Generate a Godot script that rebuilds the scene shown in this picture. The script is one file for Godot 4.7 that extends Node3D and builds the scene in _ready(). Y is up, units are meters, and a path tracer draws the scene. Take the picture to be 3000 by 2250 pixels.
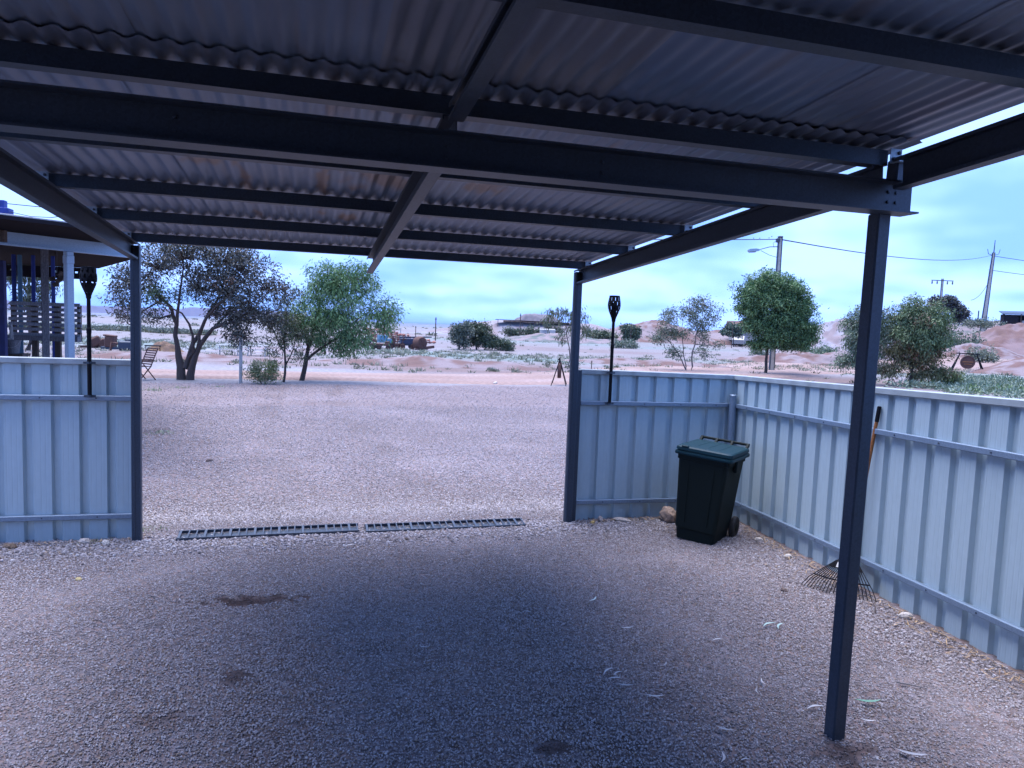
extends Node3D
# Corrugated steel carport looking out over a gravel yard to an outback settlement.

var used := {}
var M := {}
var RT := Vector3(0.962, 0, 0.273)    # across the view of the yard
var FW := Vector3(0.273, 0, -0.962)   # away over the yard
var n_big := FastNoiseLite.new()
var n_mid := FastNoiseLite.new()
var n_fine := FastNoiseLite.new()


# ---------------------------------------------------------------- mesh builder
class MB:
	var v := PackedVector3Array()
	var n := PackedVector3Array()
	var c := PackedColorArray()
	var ix := PackedInt32Array()
	var col := Color(1, 1, 1)

	func tri(a: Vector3, b: Vector3, d: Vector3) -> void:
		var nn := (b - a).cross(d - a).normalized()
		var i := v.size()
		v.append(a); v.append(b); v.append(d)
		n.append(nn); n.append(nn); n.append(nn)
		c.append(col); c.append(col); c.append(col)
		ix.append(i); ix.append(i + 2); ix.append(i + 1)

	func quad(a: Vector3, b: Vector3, d: Vector3, e: Vector3) -> void:
		var nn := (b - a).cross(e - a)
		if nn.length_squared() < 1e-14:
			nn = (d - b).cross(e - b)
		nn = nn.normalized()
		var i := v.size()
		v.append(a); v.append(b); v.append(d); v.append(e)
		for k in 4:
			n.append(nn)
			c.append(col)
		ix.append(i); ix.append(i + 2); ix.append(i + 1)
		ix.append(i); ix.append(i + 3); ix.append(i + 2)

	func quad_out(a: Vector3, b: Vector3, d: Vector3, e: Vector3, out: Vector3) -> void:
		if (b - a).cross(e - a).dot(out) < 0.0:
			quad(a, e, d, b)
		else:
			quad(a, b, d, e)

	# a box with chamfered edges
	func box(at: Vector3, size: Vector3, b := Basis(), bev := 0.004) -> void:
		var h := size * 0.5
		bev = minf(bev, minf(h.x, minf(h.y, h.z)) * 0.6)
		var g := h - Vector3.ONE * bev
		var p := func(s: Vector3, ax: int) -> Vector3:
			var q := Vector3(s.x * (h.x if ax == 0 else g.x), s.y * (h.y if ax == 1 else g.y), s.z * (h.z if ax == 2 else g.z))
			return at + b * q
		for ax in 3:
			for s in [-1.0, 1.0]:
				var q := []
				for k in [[-1, -1], [1, -1], [1, 1], [-1, 1]]:
					var sg := Vector3()
					sg[ax] = s
					sg[(ax + 1) % 3] = k[0]
					sg[(ax + 2) % 3] = k[1]
					q.append(p.call(sg, ax))
				var o := Vector3()
				o[ax] = s
				quad_out(q[0], q[1], q[2], q[3], b * o)
			var a1 := (ax + 1) % 3
			var a2 := (ax + 2) % 3
			for s1 in [-1.0, 1.0]:
				for s2 in [-1.0, 1.0]:
					var s0 := Vector3()
					s0[ax] = -1.0
					s0[a1] = s1
					s0[a2] = s2
					var s3 := s0
					s3[ax] = 1.0
					var o2 := Vector3()
					o2[a1] = s1
					o2[a2] = s2
					quad_out(p.call(s0, a1), p.call(s3, a1), p.call(s3, a2), p.call(s0, a2), b * o2)
		for k in 8:
			var s4 := Vector3(1 if k & 1 else -1, 1 if k & 2 else -1, 1 if k & 4 else -1)
			var q0: Vector3 = p.call(s4, 0)
			var q1: Vector3 = p.call(s4, 1)
			var q2: Vector3 = p.call(s4, 2)
			if (q1 - q0).cross(q2 - q0).dot(b * s4) < 0.0:
				tri(q0, q2, q1)
			else:
				tri(q0, q1, q2)

	# a bar with a rectangular section from a to z
	func bar(a: Vector3, z: Vector3, w: float, h: float, up := Vector3.UP, bev := 0.003) -> void:
		var d := z - a
		var l := d.length()
		d /= l
		if absf(d.dot(up)) > 0.98:
			up = Vector3(0, 0, 1) if absf(d.z) < 0.9 else Vector3(1, 0, 0)
		var sx := up.cross(d).normalized()
		var sy := d.cross(sx).normalized()
		box((a + z) * 0.5, Vector3(w, h, l), Basis(sx, sy, d), bev)

	# a smooth tube along points with a radius each
	func tube(pts: Array, rads: Array, sides := 8, caps := true) -> void:
		var m := pts.size()
		var up := Vector3.UP
		var base := v.size()
		for i in m:
			var d: Vector3 = (pts[mini(i + 1, m - 1)] - pts[maxi(i - 1, 0)]).normalized()
			if absf(d.dot(up)) > 0.97:
				up = Vector3(1, 0, 0.2).normalized()
			var sx := up.cross(d).normalized()
			var sy := d.cross(sx).normalized()
			up = sy if absf(d.y) < 0.9 else up
			for k in sides + 1:
				var t := TAU * k / sides
				var o := sx * cos(t) + sy * sin(t)
				v.append(pts[i] + o * rads[i])
				n.append(o)
				c.append(col)
		for i in m - 1:
			for k in sides:
				var q := base + i * (sides + 1) + k
				var r := q + sides + 1
				ix.append(q); ix.append(r); ix.append(q + 1)
				ix.append(q + 1); ix.append(r); ix.append(r + 1)
		if caps:
			for e in [0, m - 1]:
				var ce: Vector3 = pts[e]
				for k in sides:
					var q1 := v[base + e * (sides + 1) + k]
					var q2 := v[base + e * (sides + 1) + k + 1]
					if e == 0:
						tri(ce, q2, q1)
					else:
						tri(ce, q1, q2)

	# profile of (radius, height) turned about y
	func lathe(prof: Array, seg := 20, at := Vector3.ZERO, b := Basis()) -> void:
		for i in prof.size() - 1:
			var p0: Vector2 = prof[i]
			var p1: Vector2 = prof[i + 1]
			var dn := Vector2(p1.y - p0.y, -(p1.x - p0.x)).normalized()
			var s := v.size()
			for k in seg + 1:
				var t := TAU * k / seg
				var r := Vector3(cos(t), 0, sin(t))
				v.append(at + b * (r * p0.x + Vector3.UP * p0.y))
				v.append(at + b * (r * p1.x + Vector3.UP * p1.y))
				var nn := b * (r * dn.x + Vector3.UP * dn.y)
				n.append(nn); n.append(nn)
				c.append(col); c.append(col)
			for k in seg:
				var q := s + k * 2
				ix.append(q); ix.append(q + 2); ix.append(q + 1)
				ix.append(q + 1); ix.append(q + 2); ix.append(q + 3)

	# extrude an outline (x, y) between two z values in a frame
	func prism(poly: PackedVector2Array, z0: float, z1: float, xf := Transform3D()) -> void:
		if Geometry2D.is_polygon_clockwise(poly):
			poly = poly.duplicate()
			poly.reverse()
		var m := poly.size()
		for i in m:
			var a := poly[i]
			var b := poly[(i + 1) % m]
			quad(xf * Vector3(a.x, a.y, z0), xf * Vector3(b.x, b.y, z0), xf * Vector3(b.x, b.y, z1), xf * Vector3(a.x, a.y, z1))
		var t := Geometry2D.triangulate_polygon(poly)
		for i in range(0, t.size(), 3):
			var p := [poly[t[i]], poly[t[i + 1]], poly[t[i + 2]]]
			if (p[1] - p[0]).cross(p[2] - p[0]) < 0.0:
				p = [p[0], p[2], p[1]]
			tri(xf * Vector3(p[0].x, p[0].y, z1), xf * Vector3(p[1].x, p[1].y, z1), xf * Vector3(p[2].x, p[2].y, z1))
			tri(xf * Vector3(p[0].x, p[0].y, z0), xf * Vector3(p[2].x, p[2].y, z0), xf * Vector3(p[1].x, p[1].y, z0))

	# closed skin over rings of points that all have the same count
	func loft(rings: Array, caps := true) -> void:
		var m: int = rings[0].size()
		for i in rings.size() - 1:
			for k in m:
				quad(rings[i][k], rings[i][(k + 1) % m], rings[i + 1][(k + 1) % m], rings[i + 1][k])
		if caps:
			for e in [0, rings.size() - 1]:
				var ce := Vector3()
				for p in rings[e]:
					ce += p / m
				for k in m:
					if e == 0:
						tri(ce, rings[e][(k + 1) % m], rings[e][k])
					else:
						tri(ce, rings[e][k], rings[e][(k + 1) % m])

	# a sheet over a w x h field of points with smooth normals
	func sheet(p: PackedVector3Array, w: int, h: int, cols := PackedColorArray()) -> void:
		var s := v.size()
		for j in h:
			for i in w:
				var dx := p[j * w + mini(i + 1, w - 1)] - p[j * w + maxi(i - 1, 0)]
				var dz := p[mini(j + 1, h - 1) * w + i] - p[maxi(j - 1, 0) * w + i]
				var nn := dz.cross(dx).normalized()
				v.append(p[j * w + i])
				n.append(nn)
				c.append(cols[j * w + i] if cols.size() else col)
		for j in h - 1:
			for i in w - 1:
				var q := s + j * w + i
				ix.append(q); ix.append(q + 1); ix.append(q + w)
				ix.append(q + 1); ix.append(q + w + 1); ix.append(q + w)

	func mesh() -> ArrayMesh:
		var a := []
		a.resize(Mesh.ARRAY_MAX)
		a[Mesh.ARRAY_VERTEX] = v
		a[Mesh.ARRAY_NORMAL] = n
		a[Mesh.ARRAY_COLOR] = c
		a[Mesh.ARRAY_INDEX] = ix
		var m := ArrayMesh.new()
		m.add_surface_from_arrays(Mesh.PRIMITIVE_TRIANGLES, a)
		return m


# ---------------------------------------------------------------- naming
func numbered(called: String) -> String:
	var k: int = used.get(called, 0)
	used[called] = k + 1
	return called if k == 0 else "%s_%03d" % [called, k]


func tag(o: Node, label: String, category: String, group := "") -> Node:
	o.set_meta("label", label)
	o.set_meta("category", category)
	if group:
		o.set_meta("group", group)
	return o


func thing(called: String, label: String, category: String, at := Vector3.ZERO, turn := 0.0, group := "") -> Node3D:
	var o := Node3D.new()
	o.name = numbered(called)
	add_child(o)
	o.position = at
	o.rotation.y = turn
	tag(o, label, category, group)
	return o


func part(called: String, mb: MB, m: Material, parent: Node, stuff := false) -> MeshInstance3D:
	return piece(called, mb.mesh(), m, parent, stuff)


func piece(called: String, me: Mesh, m: Material, parent: Node, stuff := false) -> MeshInstance3D:
	var o := MeshInstance3D.new()
	var nm := called
	var k := 0
	while parent.has_node(nm):
		k += 1
		nm = "%s_%03d" % [called, k]
	o.name = nm
	o.mesh = me
	o.material_override = m
	parent.add_child(o)
	if stuff:
		o.set_meta("kind", "stuff")
	return o


func single(called: String, mb: MB, m: Material, label: String, category: String, group := "") -> MeshInstance3D:
	var o := MeshInstance3D.new()
	o.name = numbered(called)
	o.mesh = mb.mesh()
	o.material_override = m
	add_child(o)
	tag(o, label, category, group)
	return o


func struct(called: String, mb: MB, m: Material) -> MeshInstance3D:
	var o := MeshInstance3D.new()
	o.name = numbered(called)
	o.mesh = mb.mesh()
	o.material_override = m
	add_child(o)
	o.set_meta("kind", "structure")
	return o


func dup(o: Node3D, at: Vector3, turn: float, label: String, group := "") -> Node3D:
	var r: Node3D = o.duplicate()
	r.name = numbered(String(o.name).rstrip("_0123456789"))
	add_child(r)
	r.position = at
	r.rotation.y = turn
	r.set_meta("label", label)
	if group:
		r.set_meta("group", group)
	return r


# ---------------------------------------------------------------- materials
func lin(r: float, g: float, b: float) -> Color:
	return Color(r, g, b).linear_to_srgb()


func noise(sd: int, f: float, kind := FastNoiseLite.TYPE_SIMPLEX_SMOOTH, oct := 4) -> FastNoiseLite:
	var q := FastNoiseLite.new()
	q.seed = sd
	q.frequency = f
	q.noise_type = kind
	q.fractal_octaves = oct
	return q


# grey picture from a seamless noise, stretched to lo..hi, optionally drawn out along y
func grey(sd: int, f: float, lo: float, hi: float, kind := FastNoiseLite.TYPE_SIMPLEX_SMOOTH, oct := 4, tall := 1, size := 512) -> ImageTexture:
	var q := noise(sd, f, kind, oct)
	if kind == FastNoiseLite.TYPE_CELLULAR:
		q.cellular_return_type = FastNoiseLite.RETURN_CELL_VALUE
	var im := q.get_seamless_image(size, size)
	if tall > 1:
		im.resize(size, size / tall, Image.INTERPOLATE_LANCZOS)
		var big := Image.create(size, size, false, Image.FORMAT_L8)
		im.resize(size, size, Image.INTERPOLATE_BILINEAR)
		# average down the columns so that streaks run along y
		for x in size:
			var run := 0.0
			for y in range(-48, size):
				var g := im.get_pixel(x, posmod(y, size)).r
				run = lerpf(run, g, 0.05) if y > -48 else g
				if y >= 0:
					big.set_pixel(x, y, Color(run, run, run))
		im = big
	var o := Image.create(size, size, false, Image.FORMAT_RGB8)
	var mn := 1.0
	var mx := 0.0
	for y in range(0, size, 4):
		for x in range(0, size, 4):
			var g2 := im.get_pixel(x, y).r
			mn = minf(mn, g2)
			mx = maxf(mx, g2)
	for y in size:
		for x in size:
			var g3 := clampf((im.get_pixel(x, y).r - mn) / maxf(mx - mn, 0.01), 0, 1)
			var w := lerpf(lo, hi, g3)
			o.set_pixel(x, y, Color(w, w, w))
	return ImageTexture.create_from_image(o)


# a picture of packed small stones and its relief
func gravel_pictures(size: int, f: float) -> Array:
	var q := noise(11, f, FastNoiseLite.TYPE_CELLULAR, 1)
	q.fractal_type = FastNoiseLite.FRACTAL_NONE
	q.cellular_return_type = FastNoiseLite.RETURN_CELL_VALUE
	var a := q.get_seamless_image(size, size)
	q.cellular_return_type = FastNoiseLite.RETURN_DISTANCE
	var b := q.get_seamless_image(size, size)
	var s := noise(5, 0.02).get_seamless_image(size, size)
	var o := Image.create(size, size, false, Image.FORMAT_RGB8)
	var h := Image.create(size, size, false, Image.FORMAT_L8)
	for y in size:
		for x in size:
			var t := a.get_pixel(x, y).r
			var d := b.get_pixel(x, y).r
			var g := lerpf(0.74, 1.0, t) * lerpf(1.0, 0.8, smoothstep(0.55, 0.95, d)) * lerpf(0.86, 1.0, s.get_pixel(x, y).r)
			var warm := fmod(t * 7.3, 1.0)
			o.set_pixel(x, y, Color(g, g * lerpf(0.9, 1.0, warm), g * lerpf(0.84, 1.02, warm)))
			h.set_pixel(x, y, Color(1.0 - d, 0, 0))
	return [ImageTexture.create_from_image(o), ImageTexture.create_from_image(h)]


func mat(c: Color, rough: float, metal := 0.0, t: Texture2D = null, sc := 1.0, bump: Texture2D = null, bs := 0.1) -> StandardMaterial3D:
	var m := StandardMaterial3D.new()
	m.albedo_color = c
	m.roughness = rough
	m.metallic = metal
	m.vertex_color_use_as_albedo = true
	if t:
		m.albedo_texture = t
	if bump:
		m.heightmap_enabled = true
		m.heightmap_texture = bump
		m.heightmap_scale = bs
	if t or bump:
		m.uv1_triplanar = true
		m.uv1_world_triplanar = true
		m.uv1_scale = Vector3.ONE * sc
	return m


func make_materials() -> void:
	var spangle := grey(3, 0.05, 0.84, 1.0, FastNoiseLite.TYPE_CELLULAR, 2)
	var cloudy := grey(8, 0.012, 0.82, 1.0)
	var fine := grey(21, 0.06, 0.7, 1.0)
	var streak := grey(31, 0.03, 0.965, 1.0, FastNoiseLite.TYPE_SIMPLEX_SMOOTH, 4, 2)
	var grain := grey(41, 0.04, 0.55, 1.0, FastNoiseLite.TYPE_SIMPLEX_SMOOTH, 5, 2)
	var gp := gravel_pictures(512, 0.045)
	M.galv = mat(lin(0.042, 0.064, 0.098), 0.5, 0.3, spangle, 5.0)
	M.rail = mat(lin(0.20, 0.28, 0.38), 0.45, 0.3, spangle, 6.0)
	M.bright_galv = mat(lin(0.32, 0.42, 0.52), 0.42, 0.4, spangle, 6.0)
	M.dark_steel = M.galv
	M.iron = mat(lin(1, 1, 1), 0.46, 0.35, streak, 1.6)
	M.fence = mat(lin(0.35, 0.455, 0.51), 0.5, 0.0, streak, 1.1)
	M.fence_cap = mat(lin(0.33, 0.39, 0.42), 0.5, 0.0, cloudy, 1.0)
	M.black = mat(lin(0.009, 0.010, 0.014), 0.65, 0.0)
	M.bin = mat(lin(0.004, 0.012, 0.012), 0.7, 0.0, fine, 6.0)
	M.bin_lid = mat(lin(0.004, 0.034, 0.05), 0.5, 0.0, fine, 6.0)
	M.bin_lid.metallic_specular = 0.3
	M.bin.metallic_specular = 0.3
	M.black.metallic_specular = 0.2
	M.rubber = mat(lin(0.014, 0.014, 0.016), 0.8)
	M.gravel = mat(lin(1, 1, 1), 0.95, 0.0, gp[0], 1.5, gp[1], 0.25)
	M.stone = mat(lin(1, 1, 1), 0.9, 0.0, fine, 3.0)
	M.pebble = mat(lin(1, 1, 1), 0.9)
	M.soil = mat(lin(1, 1, 1), 0.95, 0.0, grey(51, 0.03, 0.74, 1.0, FastNoiseLite.TYPE_SIMPLEX_SMOOTH, 5), 0.35, fine, 1.5)
	M.rock = mat(lin(1, 1, 1), 0.92, 0.0, fine, 1.2, cloudy, 3.0)
	M.bark = mat(lin(0.10, 0.075, 0.07), 0.9, 0.0, grain, 3.0, grain, 1.5)
	M.pale_bark = mat(lin(0.22, 0.19, 0.18), 0.85, 0.0, grain, 3.0, grain, 1.0)
	M.timber = mat(lin(0.11, 0.08, 0.065), 0.8, 0.0, grain, 2.5, grain, 0.6)
	M.pale_timber = mat(lin(0.42, 0.44, 0.50), 0.85, 0.0, grain, 2.5)
	M.grey_timber = mat(lin(0.24, 0.24, 0.27), 0.85, 0.0, grain, 2.5, grain, 0.6)
	M.red_timber = mat(lin(0.10, 0.035, 0.03), 0.7, 0.0, grain, 4.0)
	M.orange = mat(lin(0.42, 0.16, 0.04), 0.55, 0.0, grain, 4.0)
	M.white = mat(lin(0.46, 0.47, 0.48), 0.6, 0.0, fine, 2.0)
	M.blue = mat(lin(0.02, 0.05, 0.30), 0.55, 0.0, cloudy, 1.0)
	M.deep_blue = mat(lin(0.008, 0.014, 0.10), 0.7, 0.0, cloudy, 1.0)
	M.navy = mat(lin(0.03, 0.045, 0.10), 0.6, 0.0, cloudy, 1.0)
	M.sky_blue = mat(lin(0.10, 0.24, 0.36), 0.5, 0.0, cloudy, 1.0)
	M.rust = mat(lin(0.11, 0.055, 0.045), 0.85, 0.1, cloudy, 1.5, fine, 0.5)
	M.earth_wall = mat(lin(0.26, 0.20, 0.18), 0.9, 0.0, cloudy, 0.5)
	M.concrete = mat(lin(0.50, 0.47, 0.43), 0.85, 0.0, cloudy, 0.5, fine, 0.3)
	M.wire = mat(lin(0.03, 0.03, 0.035), 0.6)
	M.brown_sheet = mat(lin(0.02, 0.018, 0.022), 0.7, 0.1, streak, 1.0)
	M.brown_sheet.metallic_specular = 0.15
	M.brown_sheet.roughness = 1.0
	M.leaf = mat(lin(1, 1, 1), 0.6)
	M.leaf.backlight_enabled = true
	M.leaf.backlight = Color(0.45, 0.5, 0.3)
	M.litter = mat(lin(1, 1, 1), 0.7)
	M.glass = mat(lin(0.25, 0.27, 0.3), 0.12, 0.2)


func fbm(q: FastNoiseLite, x: float, z: float) -> float:
	return 0.5 + 0.5 * q.get_noise_2d(x, z)


# ---------------------------------------------------------------- scene
func _ready() -> void:
	var cam := Camera3D.new()
	cam.name = "camera"
	cam.basis = Basis.from_euler(Vector3(-0.0820, -0.2764, 0.0372), EULER_ORDER_YXZ)
	cam.position = Vector3(0, 1.8, 0)
	cam.fov = 56.72
	cam.near = 0.05
	cam.far = 20000.0
	add_child(cam)
	cam.current = true

	var env := Environment.new()
	env.background_mode = Environment.BG_SKY
	env.sky = Sky.new()
	var sm := PanoramaSkyMaterial.new()
	sm.panorama = overcast()
	env.sky.sky_material = sm
	env.tonemap_mode = Environment.TONE_MAPPER_LINEAR
	env.tonemap_exposure = 5.6
	env.fog_enabled = true
	env.fog_density = 0.00005
	env.fog_light_color = Color(0.5, 0.68, 1.0)
	env.sdfgi_enabled = true
	env.ssao_enabled = true
	env.ssil_enabled = true
	var we := WorldEnvironment.new()
	we.name = "environment"
	we.environment = env
	add_child(we)

	var sun := DirectionalLight3D.new()
	sun.name = "veiled_sun"
	sun.light_energy = 0.5
	sun.light_color = Color(1.0, 0.97, 0.98)
	sun.light_angular_distance = 58.0
	sun.shadow_enabled = true
	sun.rotation_degrees = Vector3(-77, -150, 0)
	add_child(sun)

	n_big = noise(101, 0.018)
	n_mid = noise(102, 0.16)
	n_fine = noise(103, 1.1)
	make_materials()

	make_ground()
	make_yard()
	make_road()
	make_hills()
	make_carport()
	make_fences()
	make_dwelling()
	make_neighbour()
	make_torches()
	make_grates()
	make_bin()
	make_rake()
	make_trees()
	make_poles()
	make_far_buildings()
	make_yard_things()
	make_machinery()
	make_gravel()
	make_plants()
	make_small_things()


# thick layered cloud the same in every direction
func overcast() -> ImageTexture:
	var w := 1024
	var h := 512
	var im := Image.create(w, h, false, Image.FORMAT_RGBF)
	var q := noise(7, 0.8, FastNoiseLite.TYPE_SIMPLEX_SMOOTH, 6)
	var q2 := noise(9, 0.16, FastNoiseLite.TYPE_SIMPLEX_SMOOTH, 3)
	var dark := Vector3(0.068, 0.136, 0.33)
	var pale := Vector3(0.136, 0.217, 0.47)
	for y in h:
		var el := (0.5 - (y + 0.5) / h) * PI
		for x in w:
			var az := TAU * (x + 0.5) / w
			var d := Vector3(cos(el) * cos(az), sin(el), cos(el) * sin(az))
			var c := Vector3(0.06, 0.08, 0.14)
			if d.y > -0.02:
				var k := 1.0 / (maxf(d.y, 0.0) + 0.10)
				var p := Vector2(d.x * k, d.z * k)
				var t := 0.54 + 1.15 * q.get_noise_2d(p.x, p.y) + 0.6 * q2.get_noise_2d(p.x, p.y)
				c = dark.lerp(pale, clampf(t, 0.0, 1.0))
			im.set_pixel(x, y, Color(c.x, c.y, c.z))
	return ImageTexture.create_from_image(im)


# ---------------------------------------------------------------- land
func land(x: float, z: float) -> float:
	var r := Vector2(x, z).length()
	var y := -16.0 * smoothstep(160.0, 1800.0, r)
	y += (fbm(n_mid, x * 0.5, z * 0.5) - 0.5) * 0.22 * smoothstep(26.0, 40.0, r)
	y += (fbm(n_big, x, z) - 0.5) * 0.7 * smoothstep(70.0, 200.0, r)
	y += (fbm(n_big, x * 0.05, z * 0.05) - 0.5) * 22.0 * smoothstep(700.0, 3000.0, r)
	return y


func land_color(x: float, z: float) -> Color:
	var r := Vector2(x, z).length()
	var d := FW.dot(Vector3(x, 0, z))
	var sand := Color(0.46, 0.32, 0.25)
	var pale := Color(0.60, 0.48, 0.42)
	var red := Color(0.36, 0.18, 0.12)
	var grass := Color(0.30, 0.34, 0.24)
	var a := fbm(n_big, x, z)
	var b := fbm(n_mid, x, z)
	var b2 := fbm(n_mid, x * 0.35 + 40.0, z * 0.35)
	var c := sand.lerp(pale, smoothstep(0.35, 0.75, a * 0.6 + b2 * 0.4))
	c = c.lerp(red, smoothstep(0.52, 0.72, b2) * 0.55)
	c = c.lerp(red, smoothstep(25.0, 27.0, d) * (1.0 - smoothstep(31.0, 36.0, d)) * (0.35 + 0.5 * smoothstep(0.4, 0.6, b)))
	var belt := smoothstep(33.0, 38.0, d) * (1.0 - smoothstep(43.0, 47.0, d)) + 0.8 * smoothstep(56.0, 64.0, d) * (1.0 - smoothstep(80.0, 130.0, d)) * smoothstep(0.4, 0.55, a)
	c = c.lerp(grass, clampf(belt, 0.0, 1.0) * smoothstep(0.3, 0.6, b * 0.6 + b2 * 0.4) * 0.85)
	c = c.lerp(Color(0.25, 0.27, 0.22), smoothstep(120.0, 400.0, r) * (0.35 + 0.5 * smoothstep(0.4, 0.6, fbm(n_big, x * 0.22, z * 0.22))))
	c = c.lerp(Color(0.5, 0.42, 0.38), smoothstep(300.0, 900.0, r) * 0.7 * smoothstep(0.55, 0.7, fbm(n_big, x * 0.03 + 9.0, z * 0.09)))
	return c * Color(0.460, 0.602, 0.801) * lerpf(0.86, 1.1, fbm(n_fine, x * 0.8, z * 0.8))


func make_ground() -> void:
	var mb := MB.new()
	var na := 361
	var rs := [0.0]
	var r := 3.0
	while r < 9000.0:
		rs.append(r)
		r *= 1.045 if r < 140.0 else 1.09
	var p := PackedVector3Array()
	var cs := PackedColorArray()
	for rr in rs:
		for k in na:
			var t: float = TAU * k / (na - 1)
			var x: float = rr * sin(t)
			var z: float = rr * cos(t)
			p.append(Vector3(x, land(x, z) - 0.02 * (1.0 - smoothstep(14.0, 19.0, rr)), z))
			cs.append(land_color(x, z))
	mb.sheet(p, na, rs.size(), cs)
	struct("ground", mb, M.soil)


# reddish soil that shows through the gravel, and fine dirt trodden into it
func dirt(x: float, z: float) -> float:
	var t := smoothstep(0.56, 0.74, fbm(n_mid, x * 5.0, z * 5.0) * 0.55 + fbm(n_fine, x * 2.2, z * 2.2) * 0.45) * 0.3
	for q in [[-0.35, -4.63, 0.27, 0.085, 1.0], [-0.35, -3.63, 0.07, 0.08, 0.7], [-0.62, -3.3, 0.12, 0.06, 0.4], [1.0, -2.73, 0.07, 0.05, 0.8], [1.21, -3.7, 0.10, 0.06, 0.3], [2.25, -2.42, 0.13, 0.08, 0.6], [-2.3, -11.7, 0.30, 0.4, 0.5], [-1.0, -9.3, 0.5, 0.1, 0.25]]:
		var e := Vector2((x - q[0]) / q[2], (z - q[1]) / q[3])
		var l := e.length() + (fbm(n_fine, x * 9.0, z * 9.0) - 0.5) * 2.2
		t = maxf(t, q[4] * (1.0 - smoothstep(0.75, 1.15, l)))
	return t


func yard_color(x: float, z: float) -> Color:
	var c := Color(0.320, 0.281, 0.299)
	c = c.lerp(Color(0.270, 0.228, 0.232), smoothstep(0.4, 0.68, fbm(n_mid, x * 1.3, z * 3.0)) * 0.6)
	c = c.lerp(Color(0.369, 0.334, 0.365), smoothstep(0.5, 0.75, fbm(n_big, x * 9.0, z * 14.0)) * 0.6)
	# worn wheel tracks of finer, browner grit
	var tr := absf(absf(x - 0.45 - 0.02 * z + 0.25 * sin(z * 0.3)) - 0.72)
	c = c.lerp(Color(0.241, 0.201, 0.203), (1.0 - smoothstep(0.1, 0.34, tr)) * 0.85 * smoothstep(0.35, 0.6, fbm(n_mid, x * 3.0 + 7.0, z * 3.0)))
	c = c.lerp(Color(0.055, 0.024, 0.017), dirt(x, z))
	return c * Color(0.74, 0.77, 0.80)


func make_yard() -> void:
	var xs := []
	var x := -14.0
	while x < 15.0:
		xs.append(x)
		x += 0.06 if x > -3.2 and x < 4.2 else 0.35
	var zs := []
	var z := 4.0
	while z > -20.6:
		zs.append(z)
		z -= 0.06 if z < -1.2 and z > -6.8 else 0.22
	var p := PackedVector3Array()
	var cs := PackedColorArray()
	for zz in zs:
		for xx in xs:
			var s := 1.0 - clampf((zz + 20.4) / 3.0, 0.0, 1.0)
			var z2: float = zz + s * (0.9 * (fbm(n_mid, xx * 2.0, 3.0) - 0.5) - 0.05 * xx)
			var y := 0.006 + 0.012 * (fbm(n_mid, xx * 3.0, z2 * 3.0) - 0.5) - 0.03 * smoothstep(0.85, 1.0, s)
			p.append(Vector3(xx, y, z2))
			cs.append(yard_color(xx, z2))
	var mb := MB.new()
	mb.sheet(p, xs.size(), zs.size(), cs)
	struct("gravel_yard", mb, M.gravel)


func make_road() -> void:
	var line := [[-60.0, -27.0, 5.0], [-30.0, -24.5, 4.5], [-15.0, -23.2, 3.4], [0.4, -23.0, 3.6], [8.0, -23.6, 5.2], [21.0, -31.5, 8.5], [45.0, -45.0, 13.0], [100.0, -84.0, 18.0], [160.0, -128.0, 20.0]]
	var cu := Curve3D.new()
	for i in line.size():
		var a: Array = line[maxi(i - 1, 0)]
		var b: Array = line[mini(i + 1, line.size() - 1)]
		var tg := Vector3(b[0] - a[0], 0, b[1] - a[1]) / 6.0
		cu.add_point(Vector3(line[i][0], line[i][2], line[i][1]), -tg, tg)
	var pts := cu.tessellate_even_length(6, 0.9)
	var p := PackedVector3Array()
	var cs := PackedColorArray()
	var w := 13
	for i in pts.size():
		var d := pts[mini(i + 1, pts.size() - 1)] - pts[maxi(i - 1, 0)]
		d.y = 0
		var s := d.normalized().cross(Vector3.UP)
		for k in w:
			var u := (float(k) / (w - 1) - 0.5) * 2.0
			var hw: float = pts[i].y * 0.5 * (1.0 + 0.18 * (fbm(n_mid, pts[i].x * 1.5, pts[i].z * 1.5 + u * 9.0) - 0.5))
			var x: float = pts[i].x + s.x * u * hw
			var z: float = pts[i].z + s.z * u * hw
			var e := 1.0 - smoothstep(0.75, 1.0, absf(u))
			p.append(Vector3(x, land(x, z) + lerpf(-0.05, 0.03, e) + 0.03 * e * fbm(n_mid, x, z), z))
			var t := absf(absf(u) - 0.42)
			var c := Color(0.58, 0.40, 0.325).lerp(Color(0.66, 0.49, 0.42), 1.0 - smoothstep(0.05, 0.2, t))
			c = c.lerp(Color(0.46, 0.29, 0.22), smoothstep(0.45, 0.7, fbm(n_mid, x * 1.2, z * 1.2)) * 0.5)
			cs.append(c * Color(0.494, 0.507, 0.549))
	var mb := MB.new()
	mb.sheet(p, w, pts.size(), cs)
	struct("dirt_road", mb, M.soil)


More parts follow.
